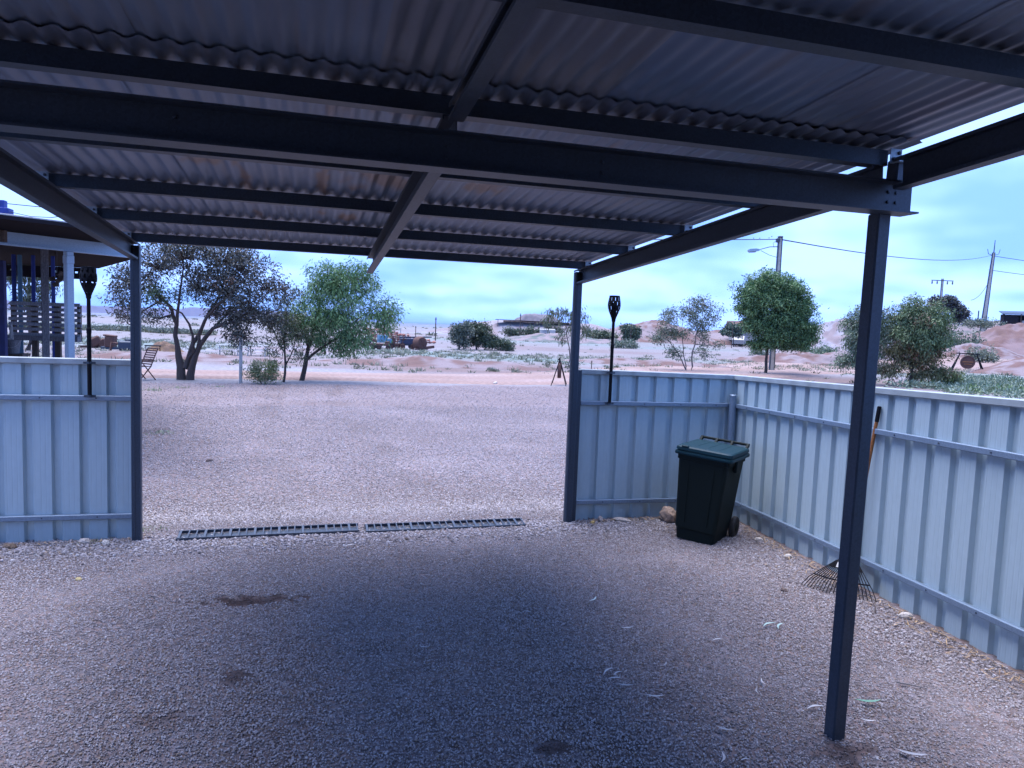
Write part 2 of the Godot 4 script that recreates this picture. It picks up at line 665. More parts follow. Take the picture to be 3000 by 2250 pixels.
# a heap or hill of earth with gullies
func heap(called: String, at: Vector2, rx: float, rz: float, h: float, turn: float, c1: Color, c2: Color, rough := 0.35, peak := 1.3, sd := 0.0, flat := 0.0) -> MeshInstance3D:
	var mb := MB.new()
	var na := 97
	var nr := 34
	var p := PackedVector3Array()
	var cs := PackedColorArray()
	var b := Basis(Vector3.UP, turn)
	for j in nr:
		var q := float(j) / (nr - 1)
		for k in na:
			var t := TAU * k / (na - 1)
			var wob := 1.0 + 0.22 * n_big.get_noise_2d(cos(t) * 40.0 + sd * 13.0, sin(t) * 40.0)
			var o := b * Vector3(cos(t) * q * rx * wob, 0, sin(t) * q * rz * wob)
			var x := at.x + o.x
			var z := at.y + o.z
			var s := 1.0 - q
			var f := smoothstep(0.0, 1.0, s / maxf(1.0 - flat, 0.05)) if flat > 0.0 else pow(smoothstep(0.0, 1.0, s), 1.0 / peak)
			var g := n_big.get_noise_2d(x * 90.0 / rx + sd * 31.0, z * 90.0 / rx)
			var g2 := n_mid.get_noise_2d(x * 22.0 / rx + sd * 7.0, z * 22.0 / rx)
			var y := h * f * (1.0 + rough * g + rough * 0.35 * g2) + h * rough * 0.16 * g2 * s
			y += 0.16 * n_fine.get_noise_2d(x * 1.2, z * 1.2) * minf(1.0, h * 0.35) * smoothstep(0.0, 0.2, s)
			p.append(Vector3(x, land(x, z) + y - 0.25 * (1.0 - smoothstep(0.0, 0.12, s)), z))
			var m := smoothstep(0.35, 0.65, 0.5 + 0.8 * g2 + 0.35 * g + 0.5 * n_fine.get_noise_2d(x * 0.7, z * 0.7))
			cs.append(c1.lerp(c2, m) * Color(0.437, 0.507, 0.662) * lerpf(0.85, 1.12, fbm(n_fine, x * 1.4, z * 1.4)))
	mb.sheet(p, na, nr, cs)
	return struct(called, mb, M.rock)


func make_hills() -> void:
	var pink := Color(0.56, 0.40, 0.33)
	var red := Color(0.36, 0.185, 0.13)
	var white := Color(0.66, 0.56, 0.50)
	var green := Color(0.24, 0.26, 0.19)
	# far flat-topped range along the left half of the horizon
	var mb := MB.new()
	var p := PackedVector3Array()
	var cs := PackedColorArray()
	var w := 400
	var rows := [[0.0, 0.0], [0.25, 180.0], [0.75, 330.0], [1.0, 400.0], [1.0, 900.0], [0.0, 1600.0]]
	for r in rows:
		for k in w:
			var az := lerpf(-75.0, 4.0, float(k) / (w - 1))
			var t := deg_to_rad(az)
			var hh := 62.0 * smoothstep(-0.05, 0.25, n_big.get_noise_2d(az * 5.0, 7.0) + 0.12) * (1.0 - smoothstep(-12.0, 2.0, az) * 0.55)
			hh = (30.0 + 0.3 * hh + 4.0 * n_mid.get_noise_2d(az * 9.0, 1.0)) * (1.0 - smoothstep(-3.0, 4.0, az))
			var rr: float = 5200.0 + r[1] + 260.0 * n_big.get_noise_2d(az * 7.0, 60.0)
			var x := rr * sin(t)
			var z := -rr * cos(t)
			p.append(Vector3(x, -24.0 + (24.0 + hh) * r[0], z))
			cs.append(Color(0.08, 0.075, 0.09).lerp(Color(0.13, 0.115, 0.125), fbm(n_mid, az * 8.0, r[0] * 3.0)))
	mb.sheet(p, w, rows.size(), cs)
	struct("hills", mb, M.rock)
	# low banks along the road, mine heaps and knolls
	heap("dirt_bank", Vector2(5.2, -29.5), 6.8, 1.5, 0.34, -0.18, red, pink, 0.8, 1.0, 1.0)
	heap("dirt_bank", Vector2(-4.5, -30.5), 5.2, 1.6, 0.28, 0.05, pink, red, 0.8, 1.0, 2.0)
	heap("dirt_bank", Vector2(17.5, -34.5), 5.5, 1.6, 0.36, -0.5, red, pink, 0.8, 1.0, 3.0)
	heap("dirt_bank", Vector2(31.5, -39.5), 6.5, 2.2, 0.85, -0.6, red, pink, 0.6, 1.0, 4.0)
	heap("dirt_bank", Vector2(-0.5, -39.0), 5.0, 2.6, 0.35, 0.1, pink, white, 0.6, 1.0, 14.0)
	heap("sand_pile", Vector2(-6.4, -35.4), 0.95, 0.6, 0.5, 0.2, Color(0.50, 0.27, 0.12), Color(0.44, 0.24, 0.13), 0.3, 1.2, 5.0)
	heap("knoll", Vector2(40, -124), 21.0, 14.0, 2.5, -0.25, pink, white, 0.16, 1.9, 6.0, 0.4)
	heap("knoll", Vector2(40.0, -125), 8.5, 5.0, 3.9, -0.25, Color(0.36, 0.30, 0.27), Color(0.46, 0.36, 0.32), 0.08, 2.2, 7.0, 0.25)
	heap("knoll", Vector2(52, -104), 13.5, 8.0, 3.0, -0.3, pink, red, 0.25, 1.7, 8.0, 0.15)
	heap("knoll", Vector2(30, -84), 10.0, 5.0, 0.9, -0.2, green, pink, 0.5, 1.1, 15.0)
	heap("knoll", Vector2(68, -106), 20.0, 10.0, 2.1, -0.5, pink, red, 0.3, 1.5, 9.0)
	heap("mine_heap", Vector2(47.5, -54.5), 7.2, 6.0, 3.5, -0.5, white, pink, 0.28, 1.5, 10.0)
	heap("mine_heap", Vector2(88.5, -69.0), 15.0, 9.0, 4.3, -0.6, Color(0.50, 0.31, 0.25), red, 0.3, 1.6, 11.0)
	heap("mine_heap", Vector2(75.5, -66.0), 7.0, 3.5, 1.5, -0.7, red, pink, 0.4, 1.1, 12.0)
	heap("mine_heap", Vector2(42.8, -30.6), 6.5, 4.0, 1.35, -0.6, pink, red, 0.3, 1.2, 13.0)
	heap("ridge", Vector2(121, -102), 40.0, 20.0, 5.4, -0.75, pink, green, 0.25, 1.7, 16.0, 0.3)


# ---------------------------------------------------------------- carport
func roof_y(z: float) -> float:     # underside of the purlins
	return 2.318 + 0.0605 * (z + 6.1) * 1.0


func c_poly(w: float, h: float, t: float, lip: float) -> PackedVector2Array:
	return PackedVector2Array([Vector2(0, 0), Vector2(w, 0), Vector2(w, lip), Vector2(w - t, lip), Vector2(w - t, t), Vector2(t, t), Vector2(t, h - t), Vector2(w - t, h - t), Vector2(w - t, h - lip), Vector2(w, h - lip), Vector2(w, h), Vector2(0, h)])


func make_carport() -> void:
	var t := thing("carport", "grey steel carport with a corrugated iron skillion roof over a gravel floor", "carport", Vector3(0.5, 0, -6.0))
	var o := Vector3(-0.5, 0, 6.0)      # world to the carport's own axes
	# posts: square tubes
	for q in [[-1.3, -6.06, 2.30], [2.3, -6.06, 2.30], [2.305, -2.545, 2.33], [-1.3, -2.53, 2.33], [2.3, 1.02, 2.53], [-1.3, 1.02, 2.53]]:
		var mb := MB.new()
		mb.box(o + Vector3(q[0], q[2] * 0.5 - 0.1, q[1]), Vector3(0.066, q[2] + 0.2, 0.066), Basis(Vector3.BACK, -0.011 if q[1] == -2.545 else 0.0), 0.006)
		if q[1] == -2.545:
			part("post", mb, M.galv, t)
			continue
		# rolled seams down two faces
		mb.box(o + Vector3(q[0] - 0.034, q[2] * 0.5, q[1] + 0.012), Vector3(0.004, q[2] - 0.02, 0.010), Basis(), 0.0015)
		mb.box(o + Vector3(q[0] - 0.010, q[2] * 0.5, q[1] + 0.034), Vector3(0.012, q[2] - 0.02, 0.004), Basis(), 0.0015)
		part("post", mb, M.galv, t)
	# crossbeams: I sections with bolts
	for q in [[-2.49, 2.325], [1.06, 2.53]]:
		var mb := MB.new()
		var l := -1.50 if q[0] < 0 else -1.4
		var e := 2.42
		var zc: float = q[0]
		var y0: float = q[1]
		mb.prism(PackedVector2Array([Vector2(-0.05, 0), Vector2(0.05, 0), Vector2(0.05, 0.007), Vector2(0.004, 0.009), Vector2(0.004, 0.118), Vector2(0.05, 0.120), Vector2(0.05, 0.127), Vector2(-0.05, 0.127), Vector2(-0.05, 0.120), Vector2(-0.004, 0.118), Vector2(-0.004, 0.009), Vector2(-0.05, 0.007)]), l, e, Transform3D(Basis(Vector3(0, 0, 1), Vector3(0, 1, 0), Vector3(1, 0, 0)), o + Vector3(0, y0, zc)))
		var beam := part("crossbeam", mb, M.dark_steel, t)
		for bx in [-0.42, 0.44, 1.02, 2.30, 2.34]:
			for by in [0.045, 0.085]:
				var b2 := MB.new()
				b2.lathe([Vector2(0, 0.007), Vector2(0.007, 0.006), Vector2(0.0075, 0)], 6, o + Vector3(bx, y0 + by, zc + 0.0045), Basis(Vector3.RIGHT, PI / 2))
				part("bolt", b2, M.dark_steel, beam)
	# rafters: C sections, three in front of the beam and three behind
	for q in [[-1.3, 1.0], [0.46, -1.0], [2.3, -1.0]]:
		for s in [[-6.10, -2.545], [-2.435, 1.0]]:
			var mb := MB.new()
			var a := Vector3(q[0], roof_y(s[0]) - 0.128, s[0])
			var z := Vector3(q[0], roof_y(s[1]) - 0.128, s[1])
			var short: bool = q[0] == 0.46 and s[0] > -3.0
			var poly := c_poly(0.052, 0.058 if short else 0.126, 0.004, 0.014)
			if short:
				a.y += 0.068
				z.y += 0.068
			var dz := (z - a).normalized()
			var sx := Vector3(q[1], 0, 0)
			var xf := Transform3D(Basis(sx, dz.cross(Vector3.RIGHT).normalized(), dz), o + a - sx * 0.026)
			mb.prism(poly, 0.0, a.distance_to(z), xf)
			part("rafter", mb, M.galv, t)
	# purlins: top-hat battens across the rafters
	for z in [-6.0, -5.12, -4.27, -3.41, -2.57, -1.72, -0.86, 0.0, 0.9]:
		var mb := MB.new()
		var y: float = roof_y(z)
		var poly := PackedVector2Array([Vector2(-0.03, 0), Vector2(0.03, 0), Vector2(0.03, 0.003), Vector2(-0.0275, 0.003), Vector2(-0.0275, 0.061), Vector2(0.03, 0.061), Vector2(0.03, 0.064), Vector2(-0.03, 0.064)])
		for i in poly.size():
			poly[i].x = -poly[i].x
		mb.prism(poly, -1.35, 2.335, Transform3D(Basis(Vector3(0, 0, 1), Vector3(0, 1, 0), Vector3(1, 0, 0)), o + Vector3(0, y, z + 0.0)))
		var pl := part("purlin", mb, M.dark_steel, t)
		for x in [-1.33, 2.345]:
			var m3 := MB.new()
			m3.box(o + Vector3(x, y + 0.034, z + 0.062), Vector3(0.058, 0.062, 0.004), Basis(), 0.001)
			m3.box(o + Vector3(x, y + 0.003, z + 0.088), Vector3(0.058, 0.004, 0.05), Basis(), 0.001)
			var cl := part("cleat", m3, M.bright_galv, pl)
			for k in [-0.013, 0.013]:
				var m4 := MB.new()
				m4.lathe([Vector2(0, 0.009), Vector2(0.007, 0.008), Vector2(0.008, 0)], 6, o + Vector3(x + k, y + 0.034 + k, z + 0.064), Basis(Vector3.RIGHT, PI / 2))
				part("bolt", m4, M.dark_steel, pl)
	# cap stub over the right middle post
	var ms := MB.new()
	ms.box(o + Vector3(2.36, 2.49, -2.51), Vector3(0.062, 0.12, 0.062), Basis(Vector3.FORWARD, 0.05), 0.006)
	part("post_stub", ms, M.dark_steel, t)
	# corrugated sheets: front row under the lap, rear row over it
	var pitch := 0.076
	for row in 2:
		var za := -6.16 if row == 0 else -2.60
		var zb := -2.44 if row == 0 else 1.15
		for k in 5:
			var x0 := -1.44 + k * 0.76 + (0.12 if row == 1 else 0.0)
			var x1 := x0 + 0.80
			if k == 4:
				x1 = 2.41
			if k == 0:
				x0 = -1.44
			var amp := 0.0035 if row == 1 and k >= 3 else 0.0070
			var nx := int((x1 - x0) / pitch * 8.0) + 1
			var nz := 56 if row == 0 else 40
			var p := PackedVector3Array()
			var cs := PackedColorArray()
			var lift := 0.0025 * (k % 2) + 0.010 * row
			for j in nz:
				var z := lerpf(zb, za, float(j) / (nz - 1))
				for i in nx:
					var x := lerpf(x0, x1, float(i) / (nx - 1))
					var wv := amp * sin(TAU * (x + 1.44) / pitch)
					var y := roof_y(z) + 0.0775 + wv + lift + 0.0025 * n_mid.get_noise_2d(x * 4.0, z * 3.0)
					p.append(o + Vector3(x, y, z))
					cs.append(iron_color(x, z, k + row * 5))
			var mb := MB.new()
			mb.sheet(p, nx, nz, cs)
			part("roof_sheet", mb, M.iron, t)


# zinc-grey iron with rust blooms and brown runs down the corrugations
func iron_color(x: float, z: float, k: int) -> Color:
	var c: Color = [Color(0.165, 0.215, 0.31), Color(0.16, 0.205, 0.295), Color(0.17, 0.22, 0.31), Color(0.165, 0.21, 0.30), Color(0.155, 0.20, 0.285), Color(0.155, 0.205, 0.30), Color(0.155, 0.205, 0.295), Color(0.165, 0.19, 0.24), Color(0.145, 0.205, 0.315), Color(0.155, 0.195, 0.275)][k]
	var s := fbm(n_fine, x * 9.0, z * 0.35 + k * 5.0)
	c = c.lerp(Color(0.22, 0.17, 0.13), smoothstep(0.62, 0.84, s) * 0.3)
	var r := fbm(n_fine, x * 4.0 + 3.0, z * 3.0)
	var bloom := 0.0
	for q in [[0.34, -3.75, 0.16, 0.36], [0.62, -4.55, 0.12, 0.2], [-0.55, -3.75, 0.1, 0.13], [-0.1, -3.62, 0.07, 0.08], [0.9, -3.8, 0.1, 0.18], [-0.35, -4.3, 0.035, 0.8], [0.05, -3.9, 0.03, 0.9], [0.2, -4.9, 0.06, 0.2], [0.33, -2.75, 0.25, 0.12], [1.25, -3.2, 0.03, 0.5]]:
		var e := Vector2((x - q[0]) / q[2], (z - q[1]) / q[3]).length() + (r - 0.5) * 2.4
		bloom = maxf(bloom, 1.0 - smoothstep(0.45, 1.15, e))
	c = c.lerp(Color(0.21, 0.11, 0.045), bloom * 0.65)
	return c


# ---------------------------------------------------------------- fences
# ribbed steel sheets hung between a and z (the shown side is to the left of a to z), on rails, under a capping
func fence(t: Node3D, a: Vector3, z: Vector3, ha: float, hz: float, ra: Array, rz: Array) -> void:
	var o := t.position
	var l := Vector2(z.x - a.x, z.z - a.z).length()
	var d := Vector3(z.x - a.x, 0, z.z - a.z) / l
	var nn := Vector3.UP.cross(d)          # towards the shown side
	var prof := [[0.0, 0.0], [0.028, 0.0], [0.031, -0.0008], [0.036, -0.0008], [0.039, 0.0], [0.062, 0.0], [0.065, -0.0008], [0.070, -0.0008], [0.073, 0.0], [0.098, 0.0], [0.101, -0.0008], [0.105, -0.0008], [0.108, 0.0], [0.120, 0.0], [0.132, -0.030], [0.176, -0.030], [0.188, 0.0]]
	var n := int(ceil(l / 0.76))
	for k in n:
		var mb := MB.new()
		var s0 := k * 0.76
		var us := []
		for r in 4:
			for q in prof:
				us.append([s0 + r * 0.19 + q[0], q[1]])
		us.append([s0 + 0.772, -0.001])
		var prev := []
		for q in us:
			var u: float = minf(q[0], l)
			var f := u / l
			var h := lerpf(ha, hz, f) - 0.012
			var base = a + d * u + nn * (q[1] + 0.0012 * (k % 2)) - o
			var cur := [base + Vector3.UP * -0.1, base + Vector3.UP * h]
			if prev.size() and u > 0.0:
				mb.quad(prev[0], cur[0], cur[1], prev[1])
			prev = cur
			if q[0] >= l:
				break
		if mb.v.size():
			part("fence_sheet", mb, M.fence, t)
	for k in ra.size():
		var mb := MB.new()
		var pa: Vector3 = a + Vector3.UP * ra[k] + nn * 0.0185 - o
		var pz: Vector3 = z + Vector3.UP * rz[k] + nn * 0.0185 - o
		mb.bar(pa, pz, 0.035, 0.040, Vector3.UP, 0.004)
		part("rail", mb, M.rail, t)
	var mc := MB.new()
	mc.bar(a + Vector3.UP * (ha - 0.022) - nn * 0.012 - o, z + Vector3.UP * (hz - 0.022) - nn * 0.012 - o, 0.062, 0.046, Vector3.UP, 0.005)
	part("capping", mc, M.fence_cap, t)
	# sheet screws along the rails
	var ms := MB.new()
	var u2 := 0.25
	while u2 < l:
		for k in ra.size():
			ms.lathe([Vector2(0, 0.005), Vector2(0.005, 0.004), Vector2(0.006, 0)], 6, a + d * u2 + Vector3.UP * lerpf(ra[k], rz[k], u2 / l) + nn * 0.036 - o, Basis(d, nn, d.cross(nn)))
		u2 += 0.38
	part("screws", ms, M.galv, t, true)


func make_fences() -> void:
	var t := thing("fence", "cream ribbed steel fence panel left of the carport opening", "fence", Vector3(-3.2, 0, -6.13))
	fence(t, Vector3(-1.335, 0, -6.12), Vector3(-5.2, 0, -6.12), 1.425, 1.44, [1.125, 0.195], [1.14, 0.225])
	t = thing("fence", "short cream ribbed steel fence panel behind the wheelie bin", "fence", Vector3(3.15, 0, -6.13))
	fence(t, Vector3(4.04, 0, -6.11), Vector3(2.385, 0, -6.11), 1.395, 1.425, [1.10, 0.165], [1.115, 0.185])
	var m := MB.new()
	m.box(Vector3(2.362, 0.66, -6.095) - t.position, Vector3(0.045, 1.52, 0.05), Basis(), 0.004)
	part("end_post", m, M.galv, t)
	t = thing("fence", "long cream ribbed steel fence running down the right side of the carport", "fence", Vector3(3.85, 0, -3.5))
	fence(t, Vector3(3.53, 0, 0.9), Vector3(4.006, 0, -6.135), 1.62, 1.395, [1.275, 0.305], [1.10, 0.165])
	m = MB.new()
	m.lathe([Vector2(0.034, -0.2), Vector2(0.034, 1.19), Vector2(0.036, 1.19), Vector2(0.036, 1.205), Vector2(0.03, 1.212), Vector2(0, 1.214)], 18, Vector3(3.945, 0, -6.03) - t.position)
	part("corner_post", m, M.rail, t)


# the dwelling behind the place where one stands, against which the carport is built
func make_dwelling() -> void:
	var t := thing("dwelling", "rendered wall of the dwelling that the carport is built against", "house", Vector3(0, 0, 1.5))
	var mb := MB.new()
	mb.box(Vector3(-0.5, 1.45, 0), Vector3(9.0, 3.1, 0.25), Basis(), 0.01)
	part("wall", mb, M.timber, t)
	mb = MB.new()
	mb.box(Vector3(0.2, 1.02, -0.135), Vector3(0.9, 2.06, 0.04), Basis(), 0.005)
	part("door", mb, M.timber, t)


# ---------------------------------------------------------------- neighbour's verandah
func make_neighbour() -> void:
	var at := Vector3(-2.87, 0, -9.9)
	var t := thing("verandah", "neighbour's flat-roofed verandah on galvanised posts left of the yard", "verandah", at)
	# roof slab
	var mb := MB.new()
	var poly := [Vector3(-5.3, 2.66, -6.46), Vector3(-2.0, 2.66, -8.92), Vector3(-2.91, 2.66, -13.3), Vector3(-4.27, 2.66, -16.67), Vector3(-9.6, 2.66, -17.3), Vector3(-9.6, 2.66, -8.5)]
	var top := []
	for i in poly.size():
		poly[i] -= at
		top.append(poly[i] + Vector3.UP * 0.04)
	for i in poly.size():
		var j := (i + 1) % poly.size()
		mb.quad(poly[i], poly[j], top[j], top[i])
	for i in range(1, poly.size() - 1):
		mb.tri(top[0], top[i], top[i + 1])
		mb.tri(poly[0], poly[i + 1], poly[i])
	part("roof", mb, M.brown_sheet, t)
	mb = MB.new()
	mb.bar(Vector3(-5.32, 2.69, -6.47) - at, Vector3(-1.99, 2.69, -8.95) - at, 0.03, 0.05)
	part("gutter_edge", mb, M.white, t)
	# galvanised beam: a channel
	mb = MB.new()
	var a := Vector3(-6.6, 2.5, -6.55) - at
	var z := Vector3(-2.22, 2.5, -10.62) - at
	var d := (z - a).normalized()
	var side := d.cross(Vector3.UP).normalized()
	mb.prism(c_poly(0.06, 0.152, 0.006, 0.02), 0, a.distance_to(z), Transform3D(Basis(side, Vector3.UP, d), a))
	var beam := part("galvanised_beam", mb, M.bright_galv, t)
	mb = MB.new()
	mb.box(Vector3(-3.35, 2.585, -9.3) - at, Vector3(0.09, 0.13, 0.09))
	part("packer", mb, M.timber, beam)
	mb = MB.new()
	mb.box(Vector3(-2.87, 1.2, -9.93) - at, Vector3(0.085, 2.6, 0.085), Basis(Vector3.UP, 0.75), 0.008)
	var gp := part("galvanised_post", mb, M.bright_galv, t)
	mb = MB.new()
	mb.box(Vector3(-2.87, 2.40, -9.93) - at, Vector3(0.094, 0.10, 0.094), Basis(Vector3.UP, 0.75), 0.006)
	part("post_bracket", mb, M.bright_galv, gp)
	mb = MB.new()
	mb.box(Vector3(-3.66, 1.28, -11.62) - at, Vector3(0.095, 2.7, 0.07), Basis(Vector3.UP, 0.3), 0.006)
	part("timber_post", mb, M.grey_timber, t)
	# far bearer with a row of holes, and a ripple-iron edge under it
	var f0 := Vector3(-4.30, 2.46, -16.62) - at
	var f1 := Vector3(-9.55, 2.46, -17.25) - at
	mb = MB.new()
	mb.bar(f0 + Vector3.UP * 0.155, f1 + Vector3.UP * 0.155, 0.03, 0.08)
	mb.bar(f0 + Vector3.UP * 0.02, f1 + Vector3.UP * 0.02, 0.03, 0.12)
	var fd := (f1 - f0)
	for k in 13:
		mb.bar(f0 + fd * (k / 13.0) + Vector3.UP * 0.0975, f0 + fd * ((k + 0.86) / 13.0) + Vector3.UP * 0.0975, 0.028, 0.036)
	part("punched_bearer", mb, M.brown_sheet, t)
	for q in [[24, 0.06], [40, 0.06], [75, 0.055], [127, 0.055]]:
		var f: float = lerpf(0.62, 0.03, (q[0] - 24.0) / 103.0)
		mb = MB.new()
		mb.box(Vector3(lerpf(-4.55, -3.95, (q[0] - 24.0) / 103.0), 1.25, -12.9 - 0.3 * f) - at, Vector3(q[1], 2.75, 0.07), Basis(Vector3.UP, 0.3), 0.006)
		part("back_post", mb, M.blue if q[0] != 40 else M.sky_blue, t)
	# blue sheet wall at the left end
	mb = MB.new()
	mb.box(Vector3(-4.36, 1.2, -10.98) - at, Vector3(1.0, 2.4, 0.06), Basis(Vector3.UP, -0.25), 0.005)
	part("blue_wall", mb, M.deep_blue, t)

	# pallet screen
	var ps := Vector3(-4.02, 0, -12.55)
	t = thing("slatted_screen", "weathered pallet-timber screen of horizontal slats under the neighbour's verandah", "screen", ps)
	var rr := RandomNumberGenerator.new()
	rr.seed = 5
	for k in 7:
		mb = MB.new()
		mb.box(Vector3(0.05 + 0.03 * rr.randf(), 1.86 - k * 0.078, 0.02 * rr.randf()), Vector3(1.06 + 0.06 * rr.randf(), 0.042 + 0.012 * rr.randf(), 0.018), Basis(Vector3.UP, -0.27) * Basis(Vector3.BACK, 0.012 * rr.randf() - 0.006), 0.003)
		part("slat", mb, M.pale_timber, t)
	mb = MB.new()
	mb.box(Vector3(0.04, 1.335, 0.03), Vector3(1.12, 0.075, 0.10), Basis(Vector3.UP, -0.27), 0.004)
	part("ledge", mb, M.grey_timber, t)
	for x in [-0.42, -0.1, 0.24, 0.56]:
		mb = MB.new()
		var tall: bool = x == -0.1 or x == 0.24
		mb.box(Vector3(x, 0.9 if tall else 1.58, -0.05 + x * 0.27), Vector3(0.085 if tall else 0.05, 1.9 if tall else 0.56, 0.05), Basis(Vector3.UP, -0.27), 0.004)
		part("leg", mb, M.timber, t)
	mb = MB.new()
	mb.box(Vector3(-0.02, 1.02, 0), Vector3(1.0, 0.045, 0.04), Basis(Vector3.UP, -0.27), 0.004)
	part("brace", mb, M.timber, t)

	# bucket on a stand
	t = thing("plant_bucket", "grey plastic bucket with a wire handle beside the blue wall", "bucket", Vector3(-3.98, 0.0, -11.35))
	mb = MB.new()
	mb.lathe([Vector2(0, 1.16), Vector2(0.075, 1.16), Vector2(0.098, 1.33), Vector2(0.104, 1.33), Vector2(0.104, 1.345), Vector2(0.094, 1.345), Vector2(0.072, 1.18), Vector2(0, 1.18)], 18)
	part("bucket", mb, M.grey_timber, t)
	mb = MB.new()
	var hp := []
	for k in 13:
		var th := PI * k / 12.0
		hp.append(Vector3(0.104 * cos(th), 1.33 - 0.09 * sin(th), 0.05 + 0.06 * sin(th)))
	mb.tube(hp, [0.003, 0.003, 0.003, 0.003, 0.003, 0.003, 0.003, 0.003, 0.003, 0.003, 0.003, 0.003, 0.003], 5)
	part("handle", mb, M.white, t)
	mb = MB.new()
	mb.box(Vector3(0, 1.14, 0), Vector3(0.34, 0.035, 0.3))
	for sx in [-1, 1]:
		for sz in [-1, 1]:
			mb.bar(Vector3(sx * 0.15, -0.05, sz * 0.12), Vector3(sx * 0.13, 1.13, sz * 0.11), 0.03, 0.03)
	part("stand", mb, M.timber, t)

	# white folding frame
	t = thing("easel", "small white folding frame standing between blue wall and slatted screen", "easel", Vector3(-4.24, 0, -11.9))
	for q in [[-0.07, 0.05], [0.07, 0.05], [-0.07, -0.08], [0.07, -0.08]]:
		mb = MB.new()
		mb.bar(Vector3(q[0] * 1.2, -0.05, q[1] * 2.2), Vector3(q[0] * 0.7, 1.56, q[1] * 0.3), 0.022, 0.022)
		part("leg", mb, M.white, t)
	mb = MB.new()
	mb.bar(Vector3(-0.09, 1.34, 0.03), Vector3(0.09, 1.34, 0.03), 0.03, 0.02)
	part("crossbar", mb, M.white, t)
	mb = MB.new()
	mb.bar(Vector3(-0.07, 1.52, 0.02), Vector3(0.07, 1.52, 0.02), 0.03, 0.02)
	part("crossbar", mb, M.white, t)

	# hanging cluster of timber blocks
	t = thing("hanging_mobile", "hanging cluster of small timber blocks under the neighbour's verandah roof", "mobile", Vector3(-3.5, 2.2, -11.6))
	for q in [[-0.07, 0.02, 0.3], [0.02, 0.0, 0.9], [0.07, 0.03, -0.5], [-0.02, -0.06, 0.2], [0.05, 0.09, 1.1]]:
		mb = MB.new()
		mb.box(Vector3(q[0], q[1], q[0] * 0.5), Vector3(0.075, 0.06, 0.06), Basis(Vector3(0.3, 0.5, 0.8).normalized(), q[2]))
		part("block", mb, M.timber, t)
	mb = MB.new()
	mb.tube([Vector3(0, 0.45, 0), Vector3(0, -0.04, 0)], [0.003, 0.003], 5)
	part("cord", mb, M.wire, t)

	# blue cooler on the far roof
	t = thing("roof_cooler", "bright blue evaporative cooler box on the neighbour's roof", "cooler", Vector3(-4.98, 2.7, -14.0))
	mb = MB.new()
	mb.box(Vector3(-0.02, 0.66, 0), Vector3(0.22, 0.16, 0.22))
	mb.box(Vector3(-0.05, 0.80, 0), Vector3(0.13, 0.14, 0.14))
	part("housing", mb, M.blue, t)
	mb = MB.new()
	mb.box(Vector3(-0.02, 0.29, 0), Vector3(0.12, 0.58, 0.12))
	part("duct", mb, M.galv, t)
	mb = MB.new()
	mb.tube([Vector3(-4.95, 3.40, -14.05), Vector3(-4.4, 3.27, -13.4), Vector3(-3.9, 3.2, -12.7), Vector3(-2.9, 3.18, -11.4), Vector3(-1.6, 3.3, -9.7)], [0.006, 0.006, 0.006, 0.006, 0.006], 6)
	single("cable", mb, M.wire, "black cable running from the blue roof cooler across the sky", "cable")


